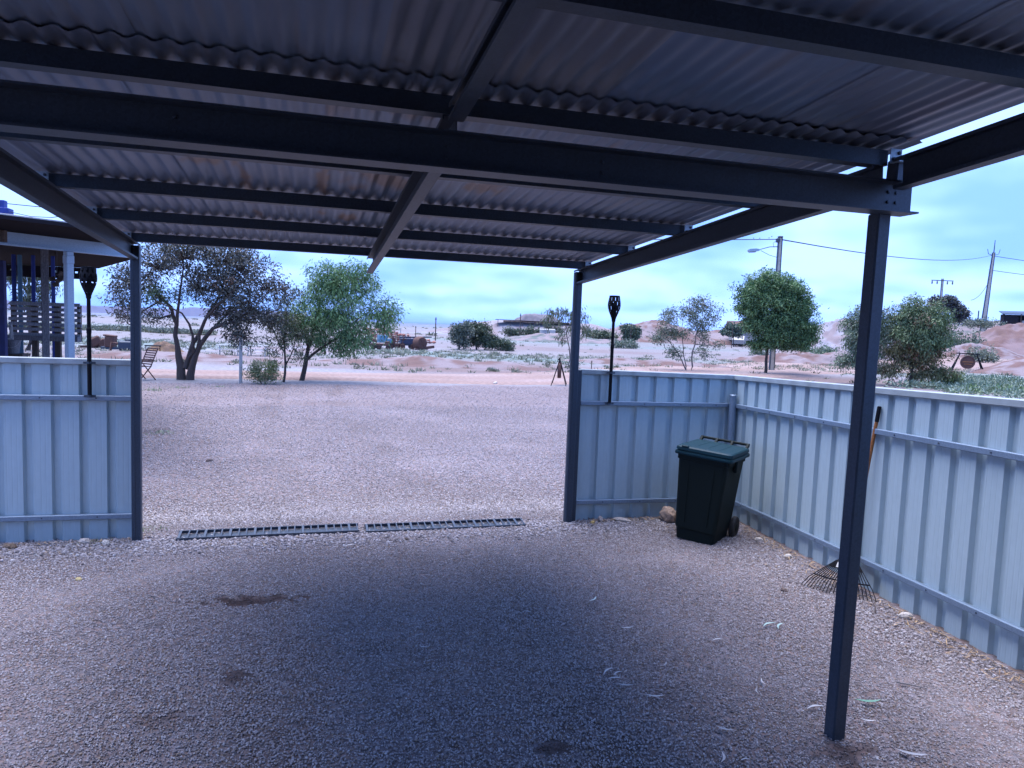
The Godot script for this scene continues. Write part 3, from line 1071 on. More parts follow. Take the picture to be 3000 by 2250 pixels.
# ---------------------------------------------------------------- torches
func make_torches() -> void:
	for q in [[-1.62, -6.055, 2.115, "black solar garden torch clamped to the left fence panel", 0.3, 1.14], [2.66, -6.05, 2.10, "black solar garden torch clamped to the fence beside the wheelie bin", 1.2, 1.11]]:
		var t := thing("garden_torch", q[3], "torch", Vector3(q[0], 0, q[1]), q[4], "garden torches on the front fence")
		var hgt: float = q[2]
		var mb := MB.new()
		mb.lathe([Vector2(0, q[5] - 0.005), Vector2(0.015, q[5]), Vector2(0.0155, 1.62), Vector2(0.0175, 1.625), Vector2(0.0175, 1.66), Vector2(0.0135, 1.665), Vector2(0.0135, hgt - 0.235), Vector2(0.018, hgt - 0.225), Vector2(0.02, hgt - 0.2)], 16)
		part("pole", mb, M.black, t)
		# lattice head: a bulging cage whose openings lick upwards
		mb = MB.new()
		var nu := 36
		var nv := 26
		var rad := func(f: float) -> float:
			return lerpf(0.012, 0.059, smoothstep(-0.2, 0.62, f)) - 0.010 * smoothstep(0.66, 1.0, f)
		for j in nv:
			for i in nu:
				var f := (j + 0.5) / nv
				var sh: int = (i + 2 * (j / 5)) % 4
				var hole: bool = f > 0.3 and f < 0.95 and (sh == 1 and j % 5 != 0 or sh == 2 and j % 5 == 2) or (f > 0.05 and f < 0.11 and i % 6 < 3)
				if hole:
					continue
				for skin in 2:
					var pp := []
					for e in [[0, 0], [1, 0], [1, 1], [0, 1]]:
						var th = TAU * (i + e[0]) / nu
						var g := float(j + e[1]) / nv
						var r: float = rad.call(g) - 0.003 * skin
						pp.append(Vector3(r * cos(th), hgt - 0.21 + 0.21 * g, r * sin(th)))
					mb.quad_out(pp[0], pp[1], pp[2], pp[3], Vector3(pp[0].x, 0, pp[0].z) * (1 - 2 * skin))
		part("lattice_head", mb, M.black, t)
		mb = MB.new()
		mb.lathe([Vector2(0.012, hgt - 0.2), Vector2(0.013, hgt - 0.06), Vector2(0, hgt - 0.05)], 14)
		part("lamp_core", mb, M.black, t)
		mb = MB.new()
		mb.lathe([Vector2(0.036, hgt - 0.002), Vector2(0.046, hgt - 0.004), Vector2(0.047, hgt + 0.006), Vector2(0.038, hgt + 0.007), Vector2(0, hgt + 0.004)], 24)
		part("cap", mb, M.black, t)
		for y in [1.40, q[5] + 0.005]:
			mb = MB.new()
			mb.lathe([Vector2(0.0185, y - 0.009), Vector2(0.0205, y - 0.009), Vector2(0.0205, y + 0.009), Vector2(0.0185, y + 0.009)], 14)
			for s in [-1, 1]:
				mb.box(Basis(Vector3.UP, -q[4]) * Vector3(s * 0.031, y, -0.004), Vector3(0.022, 0.018, 0.006), Basis(Vector3.UP, -q[4]), 0.001)
			part("clamp", mb, M.galv, t)


# ---------------------------------------------------------------- slotted grates on the threshold
func make_grates() -> void:
	var t := thing("slotted_grate", "slotted grey metal grate lying across the carport threshold, left of two", "grate", Vector3(-0.30, 0.022, -6.07), 0.012, "slotted grates across the threshold")
	var l := 1.42
	for s in [-1, 1]:
		var mb := MB.new()
		mb.box(Vector3(0, -0.004 if s > 0 else 0.014, s * 0.072), Vector3(l, 0.026, 0.009), Basis(), 0.002)
		part("side_rail", mb, M.dark_steel if s > 0 else M.galv, t)
	var me: Mesh
	var wide := MB.new()
	wide.box(Vector3.ZERO, Vector3(0.020, 0.006, 0.14), Basis(), 0.001)
	var wm := wide.mesh()
	var thin := MB.new()
	thin.box(Vector3.ZERO, Vector3(0.010, 0.006, 0.14), Basis(), 0.001)
	var tm := thin.mesh()
	var x := -l * 0.5 + 0.017
	var k := 0
	while x < l * 0.5 - 0.005:
		me = wm if k % 3 == 0 else tm
		var b := piece("bar", me, M.galv, t)
		b.position = Vector3(x, 0.015, 0)
		b.rotation.x = 0.13
		k += 1
		x += 0.058 if k % 3 != 1 and k % 3 != 0 else 0.0655
	var mb2 := MB.new()
	mb2.box(Vector3(0, -0.004, 0.0), Vector3(l - 0.02, 0.006, 0.13), Basis(), 0.001)
	part("tray", mb2, M.dark_steel, t)
	dup(t, Vector3(1.17, 0.018, -6.055), 0.004, "slotted grey metal grate lying across the carport threshold, right of two", "slotted grates across the threshold")


# ---------------------------------------------------------------- wheelie bin
func ring(w: float, d: float, y: float, r: float, oz := 0.0) -> Array:
	var o := []
	for q in [[1, 1], [-1, 1], [-1, -1], [1, -1]]:
		for k in 4:
			var th := atan2(q[1], q[0]) - PI / 4 + PI / 2 * k / 3.0
			o.append(Vector3(q[0] * (w / 2 - r) + r * cos(th), y, oz + q[1] * (d / 2 - r) + r * sin(th)))
	return o


func make_bin() -> void:
	var t := thing("wheelie_bin", "dark green wheelie bin with a teal-green lid in the fence corner", "bin", Vector3(3.337, 0.0, -5.447))
	t.basis = Basis(Vector3.UP, -0.873) * Basis(Vector3.RIGHT, -0.01) * Basis(Vector3.BACK, -0.06)
	var mb := MB.new()
	mb.loft([ring(0.325, 0.40, 0.012, 0.03, 0.015), ring(0.345, 0.42, 0.10, 0.03, 0.012), ring(0.36, 0.435, 0.115, 0.03, 0.012), ring(0.43, 0.485, 0.70, 0.035, -0.005), ring(0.455, 0.50, 0.705, 0.035, -0.008), ring(0.455, 0.50, 0.765, 0.035, -0.008)])
	var bd := part("body", mb, M.bin, t)
	for x in [-0.11, 0.11]:
		mb = MB.new()
		mb.bar(Vector3(x * 0.9, 0.16, 0.233), Vector3(x, 0.66, 0.238), 0.012, 0.008, Vector3.BACK, 0.003)
		part("moulded_rib", mb, M.bin, bd)
	mb = MB.new()
	mb.loft([ring(0.50, 0.55, 0.745, 0.04, -0.015), ring(0.505, 0.555, 0.758, 0.04, -0.015), ring(0.50, 0.55, 0.771, 0.04, -0.015), ring(0.475, 0.525, 0.773, 0.04, -0.015), ring(0.472, 0.52, 0.782, 0.04, -0.015), ring(0.49, 0.54, 0.785, 0.04, -0.015), ring(0.485, 0.535, 0.808, 0.04, -0.017), ring(0.46, 0.50, 0.817, 0.05, -0.02), ring(0.35, 0.40, 0.819, 0.06, -0.02)])
	var lid := part("lid", mb, M.bin_lid, t)
	for x in [-0.10, 0.0, 0.10]:
		mb = MB.new()
		mb.box(Vector3(x, 0.818, -0.02), Vector3(0.022, 0.006, 0.36), Basis(), 0.002)
		part("lid_rib", mb, M.bin_lid, lid)
	mb = MB.new()
	mb.box(Vector3(-0.16, 0.815, 0.238), Vector3(0.06, 0.02, 0.03), Basis(), 0.005)
	part("lid_grip", mb, M.bin_lid, lid)
	# handle bar along the back
	mb = MB.new()
	mb.tube([Vector3(-0.22, 0.835, -0.325), Vector3(0.22, 0.835, -0.325)], [0.012, 0.012], 12)
	for x in [-0.21, -0.07, 0.07, 0.21]:
		mb.bar(Vector3(x, 0.79, -0.25), Vector3(x, 0.835, -0.325), 0.022, 0.03)
	part("handle", mb, M.bin, t)
	for s in [-1, 1]:
		mb = MB.new()
		mb.box(Vector3(s * 0.235, 0.69, 0.02), Vector3(0.03, 0.10, 0.12), Basis(), 0.006)
		part("side_lug", mb, M.bin, t)
		mb = MB.new()
		var b := Basis(Vector3.BACK, PI / 2)
		mb.lathe([Vector2(0.03, -0.022), Vector2(0.08, -0.024), Vector2(0.096, -0.016), Vector2(0.1, -0.006), Vector2(0.1, 0.006), Vector2(0.096, 0.016), Vector2(0.08, 0.024), Vector2(0.03, 0.022)], 24, Vector3(s * 0.205, 0.100, -0.215), b)
		var w := part("wheel", mb, M.rubber, t)
		mb = MB.new()
		mb.lathe([Vector2(0, -0.026), Vector2(0.034, -0.024), Vector2(0.036, 0), Vector2(0.034, 0.024), Vector2(0, 0.026)], 16, Vector3(s * 0.205, 0.100, -0.215), b)
		part("hub", mb, M.bin, w)
	mb = MB.new()
	mb.tube([Vector3(-0.19, 0.1, -0.215), Vector3(0.19, 0.1, -0.215)], [0.012, 0.012], 8)
	mb.box(Vector3(0, 0.12, -0.19), Vector3(0.24, 0.08, 0.06), Basis(), 0.01)
	part("axle", mb, M.bin, t)


# ---------------------------------------------------------------- rake
func make_rake() -> void:
	var at := Vector3(3.62, 0.012, -4.03)
	var t := thing("leaf_rake", "black fan leaf rake with an orange handle leaning on the right fence", "rake", at)
	var neck := Vector3(3.795, 0.27, -4.18) - at
	var tip := Vector3(3.85, 1.33, -4.085) - at
	var mb := MB.new()
	mb.tube([neck, neck.lerp(tip, 0.5), neck.lerp(tip, 0.9)], [0.0125, 0.0125, 0.0125], 10)
	part("handle", mb, M.orange, t)
	mb = MB.new()
	mb.tube([neck.lerp(tip, 0.895), neck.lerp(tip, 0.90), neck.lerp(tip, 0.995), tip], [0.0135, 0.0145, 0.0145, 0.010], 10)
	part("grip", mb, M.black, t)
	mb = MB.new()
	mb.tube([neck.lerp(tip, 0.09), neck, neck + (neck - tip) * 0.03], [0.017, 0.019, 0.022], 10)
	part("socket", mb, M.black, t)
	# tines fan from the neck to the ground
	var c0 := Vector3(3.43, 0.012, -4.24) - at
	var c1 := Vector3(3.74, 0.012, -3.86) - at
	var n := 22
	var out := []
	for k in n:
		var f := float(k) / (n - 1)
		var e := c0.lerp(c1, f) + (c1 - c0).cross(Vector3.UP).normalized() * -0.0 + Vector3(-0.05, 0, 0.03) * (1.0 - pow(2.0 * f - 1.0, 2.0))
		out.append(e)
		var mid := neck.lerp(e, 0.85) + Vector3(-0.01, 0.025, 0.01)
		mb = MB.new()
		mb.tube([neck.lerp(e, 0.30), neck.lerp(e, 0.6) + Vector3(-0.008, 0.014, 0.006), mid, e], [0.0035, 0.0035, 0.0032, 0.0025], 5)
		part("tine", mb, M.black, t)
	# solid web between the tines near the neck, and a tie bar further down
	mb = MB.new()
	for k in n - 1:
		mb.quad(neck, neck, neck.lerp(out[k], 0.46), neck.lerp(out[k + 1], 0.46))
		mb.quad(neck, neck, neck.lerp(out[k + 1], 0.46) + Vector3(0.003, 0.003, 0), neck.lerp(out[k], 0.46) + Vector3(0.003, 0.003, 0))
	part("web", mb, M.black, t)
	mb = MB.new()
	var tie := []
	var rad := []
	for k in n:
		tie.append(neck.lerp(out[k], 0.74) + Vector3(-0.008, 0.018, 0.006))
		rad.append(0.005)
	mb.tube(tie, rad, 6)
	part("tie_bar", mb, M.black, t)
	# price label
	var l0 := neck.lerp(out[7], 0.40) 
	var ux: Vector3 = (out[12] - out[2]).normalized()
	var uy: Vector3 = (neck - out[7]).normalized()
	uy = (uy - ux * uy.dot(ux)).normalized()
	var b := Basis(ux, uy, ux.cross(uy))
	l0 += b.z * 0.014
	mb = MB.new()
	mb.box(l0, Vector3(0.042, 0.046, 0.0015), b, 0.0003)
	var lb := part("price_label", mb, M.white, t)
	mb = MB.new()
	for k in [-1, 1]:
		for j in 3:
			mb.box(l0 + b * Vector3(k * 0.006, (j - 1) * 0.0085, 0.0012), Vector3(0.0075, 0.006, 0.0008), b, 0.0002)
	part("print", mb, M.sky_blue, lb)


# ---------------------------------------------------------------- trees and shrubs
# limbs and blobs are [across, up, away, ...] from the foot, in metres
func tree(called: String, label: String, category: String, at: Vector3, limbs: Array, blobs: Array, look: Dictionary, sd: int, group := "") -> Node3D:
	var t := thing(called, label, category, at, 0.0, group)
	var rr := RandomNumberGenerator.new()
	rr.seed = sd
	var wood := MB.new()
	var grow: float = look.get("scale", 1.0)
	var ends := []
	for l in limbs:
		var pts := []
		var rads := []
		for i in l.size():
			var q: Array = l[i]
			var p: Vector3 = (RT * q[0] + Vector3.UP * q[1] + FW * q[2]) * grow
			if i > 0:
				var a: Vector3 = pts[pts.size() - 1]
				var ra: float = rads[rads.size() - 1]
				pts.append(a.lerp(p, 0.5) + Vector3(rr.randfn(), rr.randfn() * 0.4, rr.randfn()) * a.distance_to(p) * 0.045)
				rads.append(lerpf(ra, q[3] * 0.78, 0.5))
			pts.append(p)
			rads.append(q[3] * 0.78)
		wood.tube(pts, rads, 7)
		for i in range(1, pts.size()):
			ends.append([pts[i], rads[i]])
	var leaves := MB.new()
	var size: float = look.leaf * 1.2
	var wid: float = look.get("wide", 0.34) * size
	var droop: float = look.get("droop", 0.3)
	for bl in blobs:
		var ce: Vector3 = (RT * bl[0] + Vector3.UP * bl[1] + FW * bl[2]) * grow
		var ex: Vector3 = Vector3(bl[3], bl[4], bl[5]) * grow
		var near: Array = ends[0]
		for e in ends:
			if e[0].distance_to(ce) < near[0].distance_to(ce):
				near = e
		var core = ce - Vector3.UP * ex.y * 0.35
		if near[0].distance_to(core) > 0.15 * ex.y:
			var bend: Vector3 = near[0].lerp(core, 0.5) + Vector3.UP * 0.08 * ex.y
			wood.tube([near[0], bend, core], [near[1] * 0.85, near[1] * 0.55, near[1] * 0.3], 6)
		var nc := int(bl[6])
		var tone: Color = bl[7] if bl.size() > 7 else Color(1, 1, 1)
		for k in nc:
			var d := Vector3(rr.randfn(), rr.randfn(), rr.randfn()).normalized()
			var f := pow(rr.randf(), 0.42)
			var lump := 1.0 + 0.5 * n_mid.get_noise_3d(d.x * 14.0 + ce.x * 5.0, d.y * 14.0 + sd, d.z * 14.0)
			var o := (RT * d.x * ex.x + Vector3.UP * d.y * ex.y + FW * d.z * ex.z) * f * lump
			var cp = ce + o
			if n_mid.get_noise_3d(cp.x * 11.0 + sd, cp.y * 11.0, cp.z * 11.0) > 0.42 - 0.16 * f:
				continue
			if k % 11 == 0:
				cp += o * 0.28
			if cp.y < 0.06:
				cp.y = 0.06
			if rr.randf() < look.get("twig", 0.5):
				var m = core.lerp(cp, 0.55) + Vector3.UP * 0.06 * ex.y
				var tr: float = look.get("twig_r", 0.006)
				wood.tube([core.lerp(cp, 0.12), m, cp], [tr * 1.8, tr * 1.2, tr * 0.5], 4, false)
			var base: Color = look.a.lerp(look.b, clampf(0.5 + 0.9 * n_mid.get_noise_3d(cp.x * 8.0, cp.y * 8.0 + sd, cp.z * 8.0) + 0.3 * rr.randfn(), 0, 1))
			if rr.randf() < look.get("dry", 0.0):
				base = base.lerp(look.get("dry_color", Color(0.2, 0.1, 0.05)), 0.75)
			base = base * tone * 0.8
			for j in int(look.get("per", 14) * 2.0):
				var sp: float = look.get("spread", 0.13)
				var p = cp + Vector3(rr.randfn() * sp, rr.randfn() * sp * 0.8, rr.randfn() * sp)
				var ld := (Vector3(rr.randfn(), rr.randfn(), rr.randfn()).normalized() * (1.0 - droop) + Vector3.DOWN * droop + d * 0.25).normalized()
				var lw := ld.cross(Vector3(rr.randfn(), rr.randfn(), rr.randfn())).normalized()
				var s := rr.randf_range(0.6, 1.25)
				var ll := size * s
				leaves.col = base * rr.randf_range(0.72, 1.3)
				var mid = p + ld * ll * 0.45
				leaves.quad(p, mid + lw * wid * s * 0.5, p + ld * ll, mid - lw * wid * s * 0.5)
	var wm: Material = look.get("bark", M.bark)
	if wood.v.size():
		part("trunk", wood, wm, t)
	part("foliage", leaves, M.leaf, t, true)
	return t


func make_trees() -> void:
	var dk := Color(0.055, 0.060, 0.058)
	var gr := Color(0.075, 0.115, 0.06)
	# dark many-stemmed tree left of the opening
	tree("mallee_tree", "large dark tree with several leaning trunks beyond left side of gravel yard", "tree", Vector3(-3.3, 0, -21.0), [
		[[-0.1, -0.1, 0, 0.17], [-0.12, 0.35, 0, 0.14], [-0.22, 0.9, 0.02, 0.085], [-0.28, 1.5, 0.1, 0.07], [-0.42, 1.95, 0.1, 0.055], [-0.75, 2.35, 0.0, 0.035], [-1.1, 2.8, 0.1, 0.018]],
		[[-0.26, 1.45, 0.08, 0.06], [-0.12, 2.1, -0.1, 0.045], [0.0, 2.8, -0.15, 0.03], [-0.05, 3.4, -0.1, 0.015]],
		[[0.12, -0.1, 0, 0.16], [0.2, 0.4, 0, 0.115], [0.42, 0.95, -0.05, 0.085], [0.8, 1.42, -0.12, 0.06], [1.4, 1.62, -0.2, 0.045], [2.1, 1.75, -0.2, 0.025], [2.6, 2.0, -0.2, 0.012]],
		[[-0.02, 0.3, 0, 0.11], [0.1, 0.75, 0.1, 0.085], [0.3, 1.25, 0.2, 0.065], [0.55, 1.9, 0.3, 0.05], [0.85, 2.5, 0.35, 0.035], [1.0, 3.1, 0.3, 0.018]],
		[[0.36, 0.85, -0.05, 0.06], [0.45, 1.3, -0.15, 0.05], [0.95, 2.0, -0.3, 0.04], [1.6, 2.6, -0.4, 0.025], [1.9, 3.0, -0.4, 0.014]],
		[[0.05, 0.55, 0.08, 0.06], [0.28, 0.78, -0.1, 0.06], [0.3, 1.2, -0.2, 0.045], [0.1, 1.8, -0.4, 0.03], [-0.5, 2.1, -0.6, 0.018]],
		[[0.8, 1.42, -0.12, 0.04], [1.2, 1.9, 0.1, 0.03], [1.8, 2.2, 0.2, 0.016]],
	], [
		[-1.35, 2.55, 0.0, 0.62, 0.6, 0.7, 85], [-0.75, 3.15, 0.2, 0.75, 0.6, 0.8, 95], [0.05, 3.45, -0.1, 0.8, 0.6, 0.8, 110], [0.9, 3.4, 0.2, 0.8, 0.65, 0.8, 120], [1.6, 3.1, -0.2, 0.75, 0.6, 0.7, 95],
		[2.3, 2.65, -0.2, 0.6, 0.48, 0.6, 60], [2.75, 2.45, -0.1, 0.3, 0.25, 0.3, 18], [1.1, 2.5, 0.1, 0.75, 0.55, 0.7, 110], [0.3, 2.6, 0.1, 0.6, 0.5, 0.6, 70], [-0.6, 2.25, -0.2, 0.4, 0.28, 0.4, 36, Color(0.81, 1.43, 0.76)],
		[1.9, 2.0, -0.2, 0.65, 0.42, 0.6, 75], [1.35, 1.75, 0.0, 0.5, 0.3, 0.5, 45], [1.55, 1.3, -0.25, 0.42, 0.26, 0.4, 42], [-1.75, 2.1, 0.1, 0.35, 0.45, 0.4, 34], [-1.55, 1.65, 0.1, 0.35, 0.25, 0.3, 16], [-0.75, 1.7, 0.0, 0.35, 0.25, 0.35, 16], [2.45, 1.7, -0.2, 0.5, 0.2, 0.4, 24], [0.7, 1.85, 0.3, 0.4, 0.3, 0.4, 22],
	], {"leaf": 0.085, "wide": 0.3, "droop": 0.35, "a": Color(0.055, 0.062, 0.06), "b": Color(0.09, 0.095, 0.085), "dry": 0.06, "dry_color": Color(0.16, 0.085, 0.07), "per": 13, "spread": 0.105, "twig": 0.8, "twig_r": 0.006}, 201)
	# bright green leaning tree
	tree("wattle_tree", "bright green bushy tree with leaning trunk near middle of the far yard edge", "tree", Vector3(-0.28, 0, -21.25), [
		[[0.0, -0.1, 0, 0.10], [0.12, 0.45, 0, 0.085], [0.2, 0.95, 0, 0.07], [0.3, 1.5, 0.1, 0.05], [0.5, 2.2, 0.1, 0.03], [0.9, 2.9, 0.0, 0.015]],
		[[0.17, 0.6, 0, 0.055], [0.55, 0.92, -0.1, 0.05], [1.1, 1.3, -0.1, 0.04], [1.7, 1.9, 0.0, 0.025], [2.2, 2.2, 0.0, 0.012]],
		[[0.2, 0.95, 0, 0.05], [-0.1, 1.6, 0.2, 0.035], [-0.3, 2.2, 0.1, 0.02]],
	], [
		[0.7, 3.0, 0.1, 0.62, 0.42, 0.6, 80], [1.45, 3.05, 0.0, 0.55, 0.45, 0.6, 70], [1.15, 2.6, -0.2, 0.6, 0.5, 0.6, 90], [0.35, 2.5, 0.1, 0.5, 0.45, 0.5, 60], [1.8, 2.75, 0.1, 0.4, 0.4, 0.4, 36], [2.4, 2.1, 0.0, 0.5, 0.42, 0.5, 65], [2.35, 1.7, 0.1, 0.3, 0.4, 0.3, 24],
		[1.2, 1.9, -0.1, 0.8, 0.55, 0.7, 130], [0.4, 1.75, 0.1, 0.65, 0.55, 0.7, 100], [-0.25, 1.75, 0.2, 0.5, 0.55, 0.5, 70], [1.55, 1.35, -0.1, 0.6, 0.42, 0.5, 75], [0.7, 1.15, 0.0, 0.5, 0.28, 0.45, 45], [1.2, 0.95, 0.1, 0.35, 0.22, 0.35, 26],
	], {"leaf": 0.10, "wide": 0.22, "droop": 0.5, "a": Color(0.08, 0.18, 0.08), "b": Color(0.18, 0.32, 0.14), "per": 15, "spread": 0.105, "twig": 0.35, "twig_r": 0.005}, 202)
	# thin olive sapling in front of it
	tree("acacia_sapling", "thin grey-green sapling just left of the bright green bushy tree", "tree", Vector3(-0.74, 0, -20.7), [
		[[0.0, -0.05, 0, 0.05], [0.05, 0.5, 0, 0.04], [0.02, 1.0, 0, 0.03], [0.1, 1.6, 0, 0.02], [0.05, 2.2, 0, 0.008]],
		[[0.05, 0.45, 0, 0.028], [0.25, 0.95, 0.1, 0.02], [0.4, 1.5, 0.1, 0.01]],
		[[0.03, 0.8, 0, 0.02], [-0.2, 1.2, 0, 0.014], [-0.35, 1.6, 0, 0.007]],
	], [
		[0.1, 1.75, 0, 0.5, 0.35, 0.45, 42], [-0.35, 1.55, 0, 0.3, 0.4, 0.3, 26], [0.4, 1.35, 0, 0.42, 0.35, 0.4, 40], [-0.05, 1.2, 0, 0.35, 0.25, 0.3, 22], [0.1, 2.15, 0, 0.16, 0.32, 0.16, 10, Color(0.92, 0.92, 1.15)], [-0.28, 0.85, 0, 0.2, 0.15, 0.2, 8], [0.45, 0.75, 0, 0.25, 0.2, 0.2, 12], [-0.2, 2.0, 0, 0.14, 0.25, 0.1, 6, Color(0.90, 0.90, 1.20)],
	], {"leaf": 0.09, "wide": 0.2, "droop": 0.35, "a": Color(0.075, 0.11, 0.065), "b": Color(0.13, 0.15, 0.085), "per": 13, "spread": 0.09, "twig": 0.7, "twig_r": 0.004, "bark": M.bark}, 203)
	tree("shrub", "low pale green shrub at the yard edge beside the white post", "shrub", Vector3(-1.22, 0, -19.95), [
		[[-0.05, 0.0, 0, 0.02], [-0.15, 0.35, 0, 0.01]], [[0.05, 0, 0, 0.02], [0.15, 0.4, 0, 0.01]],
	], [
		[-0.2, 0.36, 0, 0.26, 0.26, 0.25, 42], [0.18, 0.38, 0, 0.26, 0.26, 0.25, 42, Color(1.08, 1.08, 0.84)], [0.0, 0.18, 0, 0.4, 0.16, 0.3, 40],
	], {"leaf": 0.075, "wide": 0.2, "droop": -0.35, "a": Color(0.11, 0.16, 0.09), "b": Color(0.22, 0.25, 0.14), "per": 13, "spread": 0.06, "twig": 0.5, "twig_r": 0.003}, 204)
	# bushes in the middle distance
	tree("bush", "tall grey-green bush, left of the three joined dark bushes on the flat", "bush", Vector3(9.9, 0, -48.7), [[[0, 0, 0, 0.06], [0, 0.8, 0, 0.04]], [[0.3, 0, 0, 0.05], [0.35, 0.9, 0, 0.03]]], [
		[-0.1, 1.15, 0, 0.62, 0.62, 0.6, 80], [0.35, 1.3, 0.1, 0.6, 0.55, 0.6, 80], [0.15, 0.65, 0, 0.6, 0.45, 0.6, 60],
	], {"leaf": 0.15, "wide": 0.4, "droop": 0.2, "a": Color(0.07, 0.10, 0.085), "b": Color(0.13, 0.16, 0.13), "per": 13, "spread": 0.13, "twig": 0.15}, 205)
	tree("bush", "tallest dark green bush, middle of the three joined bushes on the flat", "bush", Vector3(11.3, 0, -49.3), [[[0, 0, 0, 0.08], [-0.1, 0.9, 0, 0.06], [0, 1.5, 0, 0.03]]], [
		[-0.2, 1.45, 0, 0.6, 0.55, 0.6, 80], [0.3, 1.2, 0, 0.65, 0.55, 0.6, 90], [0.0, 0.7, 0, 0.55, 0.4, 0.6, 50],
	], {"leaf": 0.15, "wide": 0.4, "droop": 0.2, "a": Color(0.045, 0.075, 0.05), "b": Color(0.10, 0.13, 0.075), "per": 13, "spread": 0.13, "twig": 0.15}, 206)
	tree("bush", "low spreading dark bush, right of the three joined bushes on the flat", "bush", Vector3(12.5, 0, -48.9), [[[0, 0, 0, 0.05], [0.1, 0.5, 0, 0.03]]], [
		[-0.2, 0.62, 0, 0.65, 0.5, 0.6, 90], [0.5, 0.42, 0, 0.6, 0.36, 0.6, 70], [0.95, 0.24, 0, 0.35, 0.22, 0.4, 30],
	], {"leaf": 0.14, "wide": 0.4, "droop": 0.15, "a": Color(0.045, 0.08, 0.055), "b": Color(0.09, 0.13, 0.085), "per": 13, "spread": 0.12, "twig": 0.1}, 207)
	# sapling half behind the right front post
	tree("eucalypt_sapling", "thin drooping sapling half hidden behind the right front carport post", "tree", Vector3(10.3, 0, -28.5), [
		[[0.15, -0.05, 0, 0.04], [0.2, 0.8, 0, 0.03], [0.05, 1.5, 0, 0.02], [0.0, 2.1, 0, 0.008]], [[0.12, 1.1, 0, 0.018], [0.5, 1.7, 0, 0.008]],
	], [
		[-0.2, 2.05, 0, 0.45, 0.22, 0.35, 26], [0.35, 2.0, 0, 0.45, 0.25, 0.35, 26], [-0.5, 1.75, 0, 0.25, 0.3, 0.25, 12], [0.65, 1.55, 0, 0.28, 0.35, 0.25, 14], [0.1, 1.55, 0, 0.35, 0.3, 0.3, 14], [-0.1, 1.1, 0, 0.25, 0.2, 0.2, 6],
	], {"leaf": 0.13, "wide": 0.22, "droop": 0.75, "a": Color(0.08, 0.12, 0.075), "b": Color(0.15, 0.17, 0.10), "per": 9, "spread": 0.10, "twig": 0.8, "twig_r": 0.004, "bark": M.pale_bark, "scale": 1.2}, 208)
	# scraggly tree above the short fence
	tree("scraggly_tree", "sparse many-stemmed tree standing behind the short fence and its torch", "tree", Vector3(16.5, 0, -29.1), [
		[[0.15, -0.1, 0, 0.05], [0.2, 0.5, 0, 0.045], [0.3, 1.1, 0, 0.035], [0.5, 1.9, 0, 0.02], [0.6, 2.7, 0, 0.008]],
		[[0.1, -0.1, 0, 0.04], [-0.2, 0.45, 0, 0.035], [-0.6, 1.0, 0, 0.025], [-1.0, 1.6, 0, 0.012]],
		[[0.0, -0.1, 0, 0.035], [-0.1, 0.6, 0.1, 0.03], [-0.2, 1.3, 0.1, 0.02], [-0.2, 2.2, 0.1, 0.01]],
	], [
		[0.55, 2.75, 0, 0.5, 0.4, 0.5, 40], [0.0, 2.45, 0, 0.55, 0.42, 0.5, 42], [-0.75, 2.2, 0, 0.45, 0.42, 0.45, 34], [0.95, 2.3, 0, 0.4, 0.4, 0.4, 24], [0.3, 1.95, 0, 0.6, 0.35, 0.5, 40], [-0.5, 1.55, 0, 0.65, 0.28, 0.5, 60], [-1.1, 1.35, 0, 0.4, 0.2, 0.35, 26], [-0.5, 0.8, 0, 0.35, 0.2, 0.3, 18], [0.55, 1.4, 0, 0.3, 0.3, 0.3, 16], [1.3, 1.1, 0, 0.25, 0.15, 0.2, 6], [0.75, 0.8, 0, 0.3, 0.2, 0.3, 9],
	], {"leaf": 0.12, "wide": 0.22, "droop": 0.4, "a": Color(0.085, 0.13, 0.095), "b": Color(0.15, 0.19, 0.14), "per": 13, "spread": 0.11, "twig": 0.8, "twig_r": 0.005, "bark": M.pale_bark, "scale": 1.14}, 209)
	# dense round tree in front of the lamp pole
	tree("dense_tree", "dense rounded dark green tree in front of the street light pole", "tree", Vector3(20.3, 0, -28.55), [
		[[0.0, -0.1, 0, 0.10], [0.0, 0.6, 0, 0.085], [0.05, 1.3, 0, 0.07], [0.1, 2.2, 0, 0.05], [0.2, 3.4, 0, 0.02]], [[0.03, 1.2, 0, 0.05], [-0.6, 2.0, 0, 0.03]], [[0.05, 1.2, 0, 0.05], [0.9, 1.8, 0, 0.03]],
	], [
		[0.1, 4.15, 0, 1.0, 0.62, 0.9, 150], [0.8, 3.75, 0.1, 0.95, 0.7, 0.9, 150], [-0.75, 3.6, 0, 0.8, 0.65, 0.8, 120], [1.35, 3.2, 0, 0.75, 0.7, 0.7, 110], [-0.95, 3.05, 0, 0.65, 0.55, 0.7, 90], [0.3, 3.1, -0.3, 0.95, 0.75, 0.8, 170], [-0.5, 2.4, 0, 0.7, 0.5, 0.7, 110], [0.3, 2.2, -0.4, 0.9, 0.6, 0.7, 150], [1.3, 2.3, 0, 0.85, 0.6, 0.8, 140], [0.1, 1.6, 0, 0.85, 0.42, 0.7, 110], [1.2, 1.6, 0, 0.85, 0.45, 0.7, 110], [-0.4, 1.3, 0, 0.4, 0.25, 0.4, 26], [1.9, 1.9, 0, 0.4, 0.5, 0.5, 46],
	], {"leaf": 0.105, "wide": 0.34, "droop": 0.3, "a": Color(0.06, 0.14, 0.06), "b": Color(0.15, 0.27, 0.11), "per": 27, "spread": 0.115, "twig": 0.1}, 210)
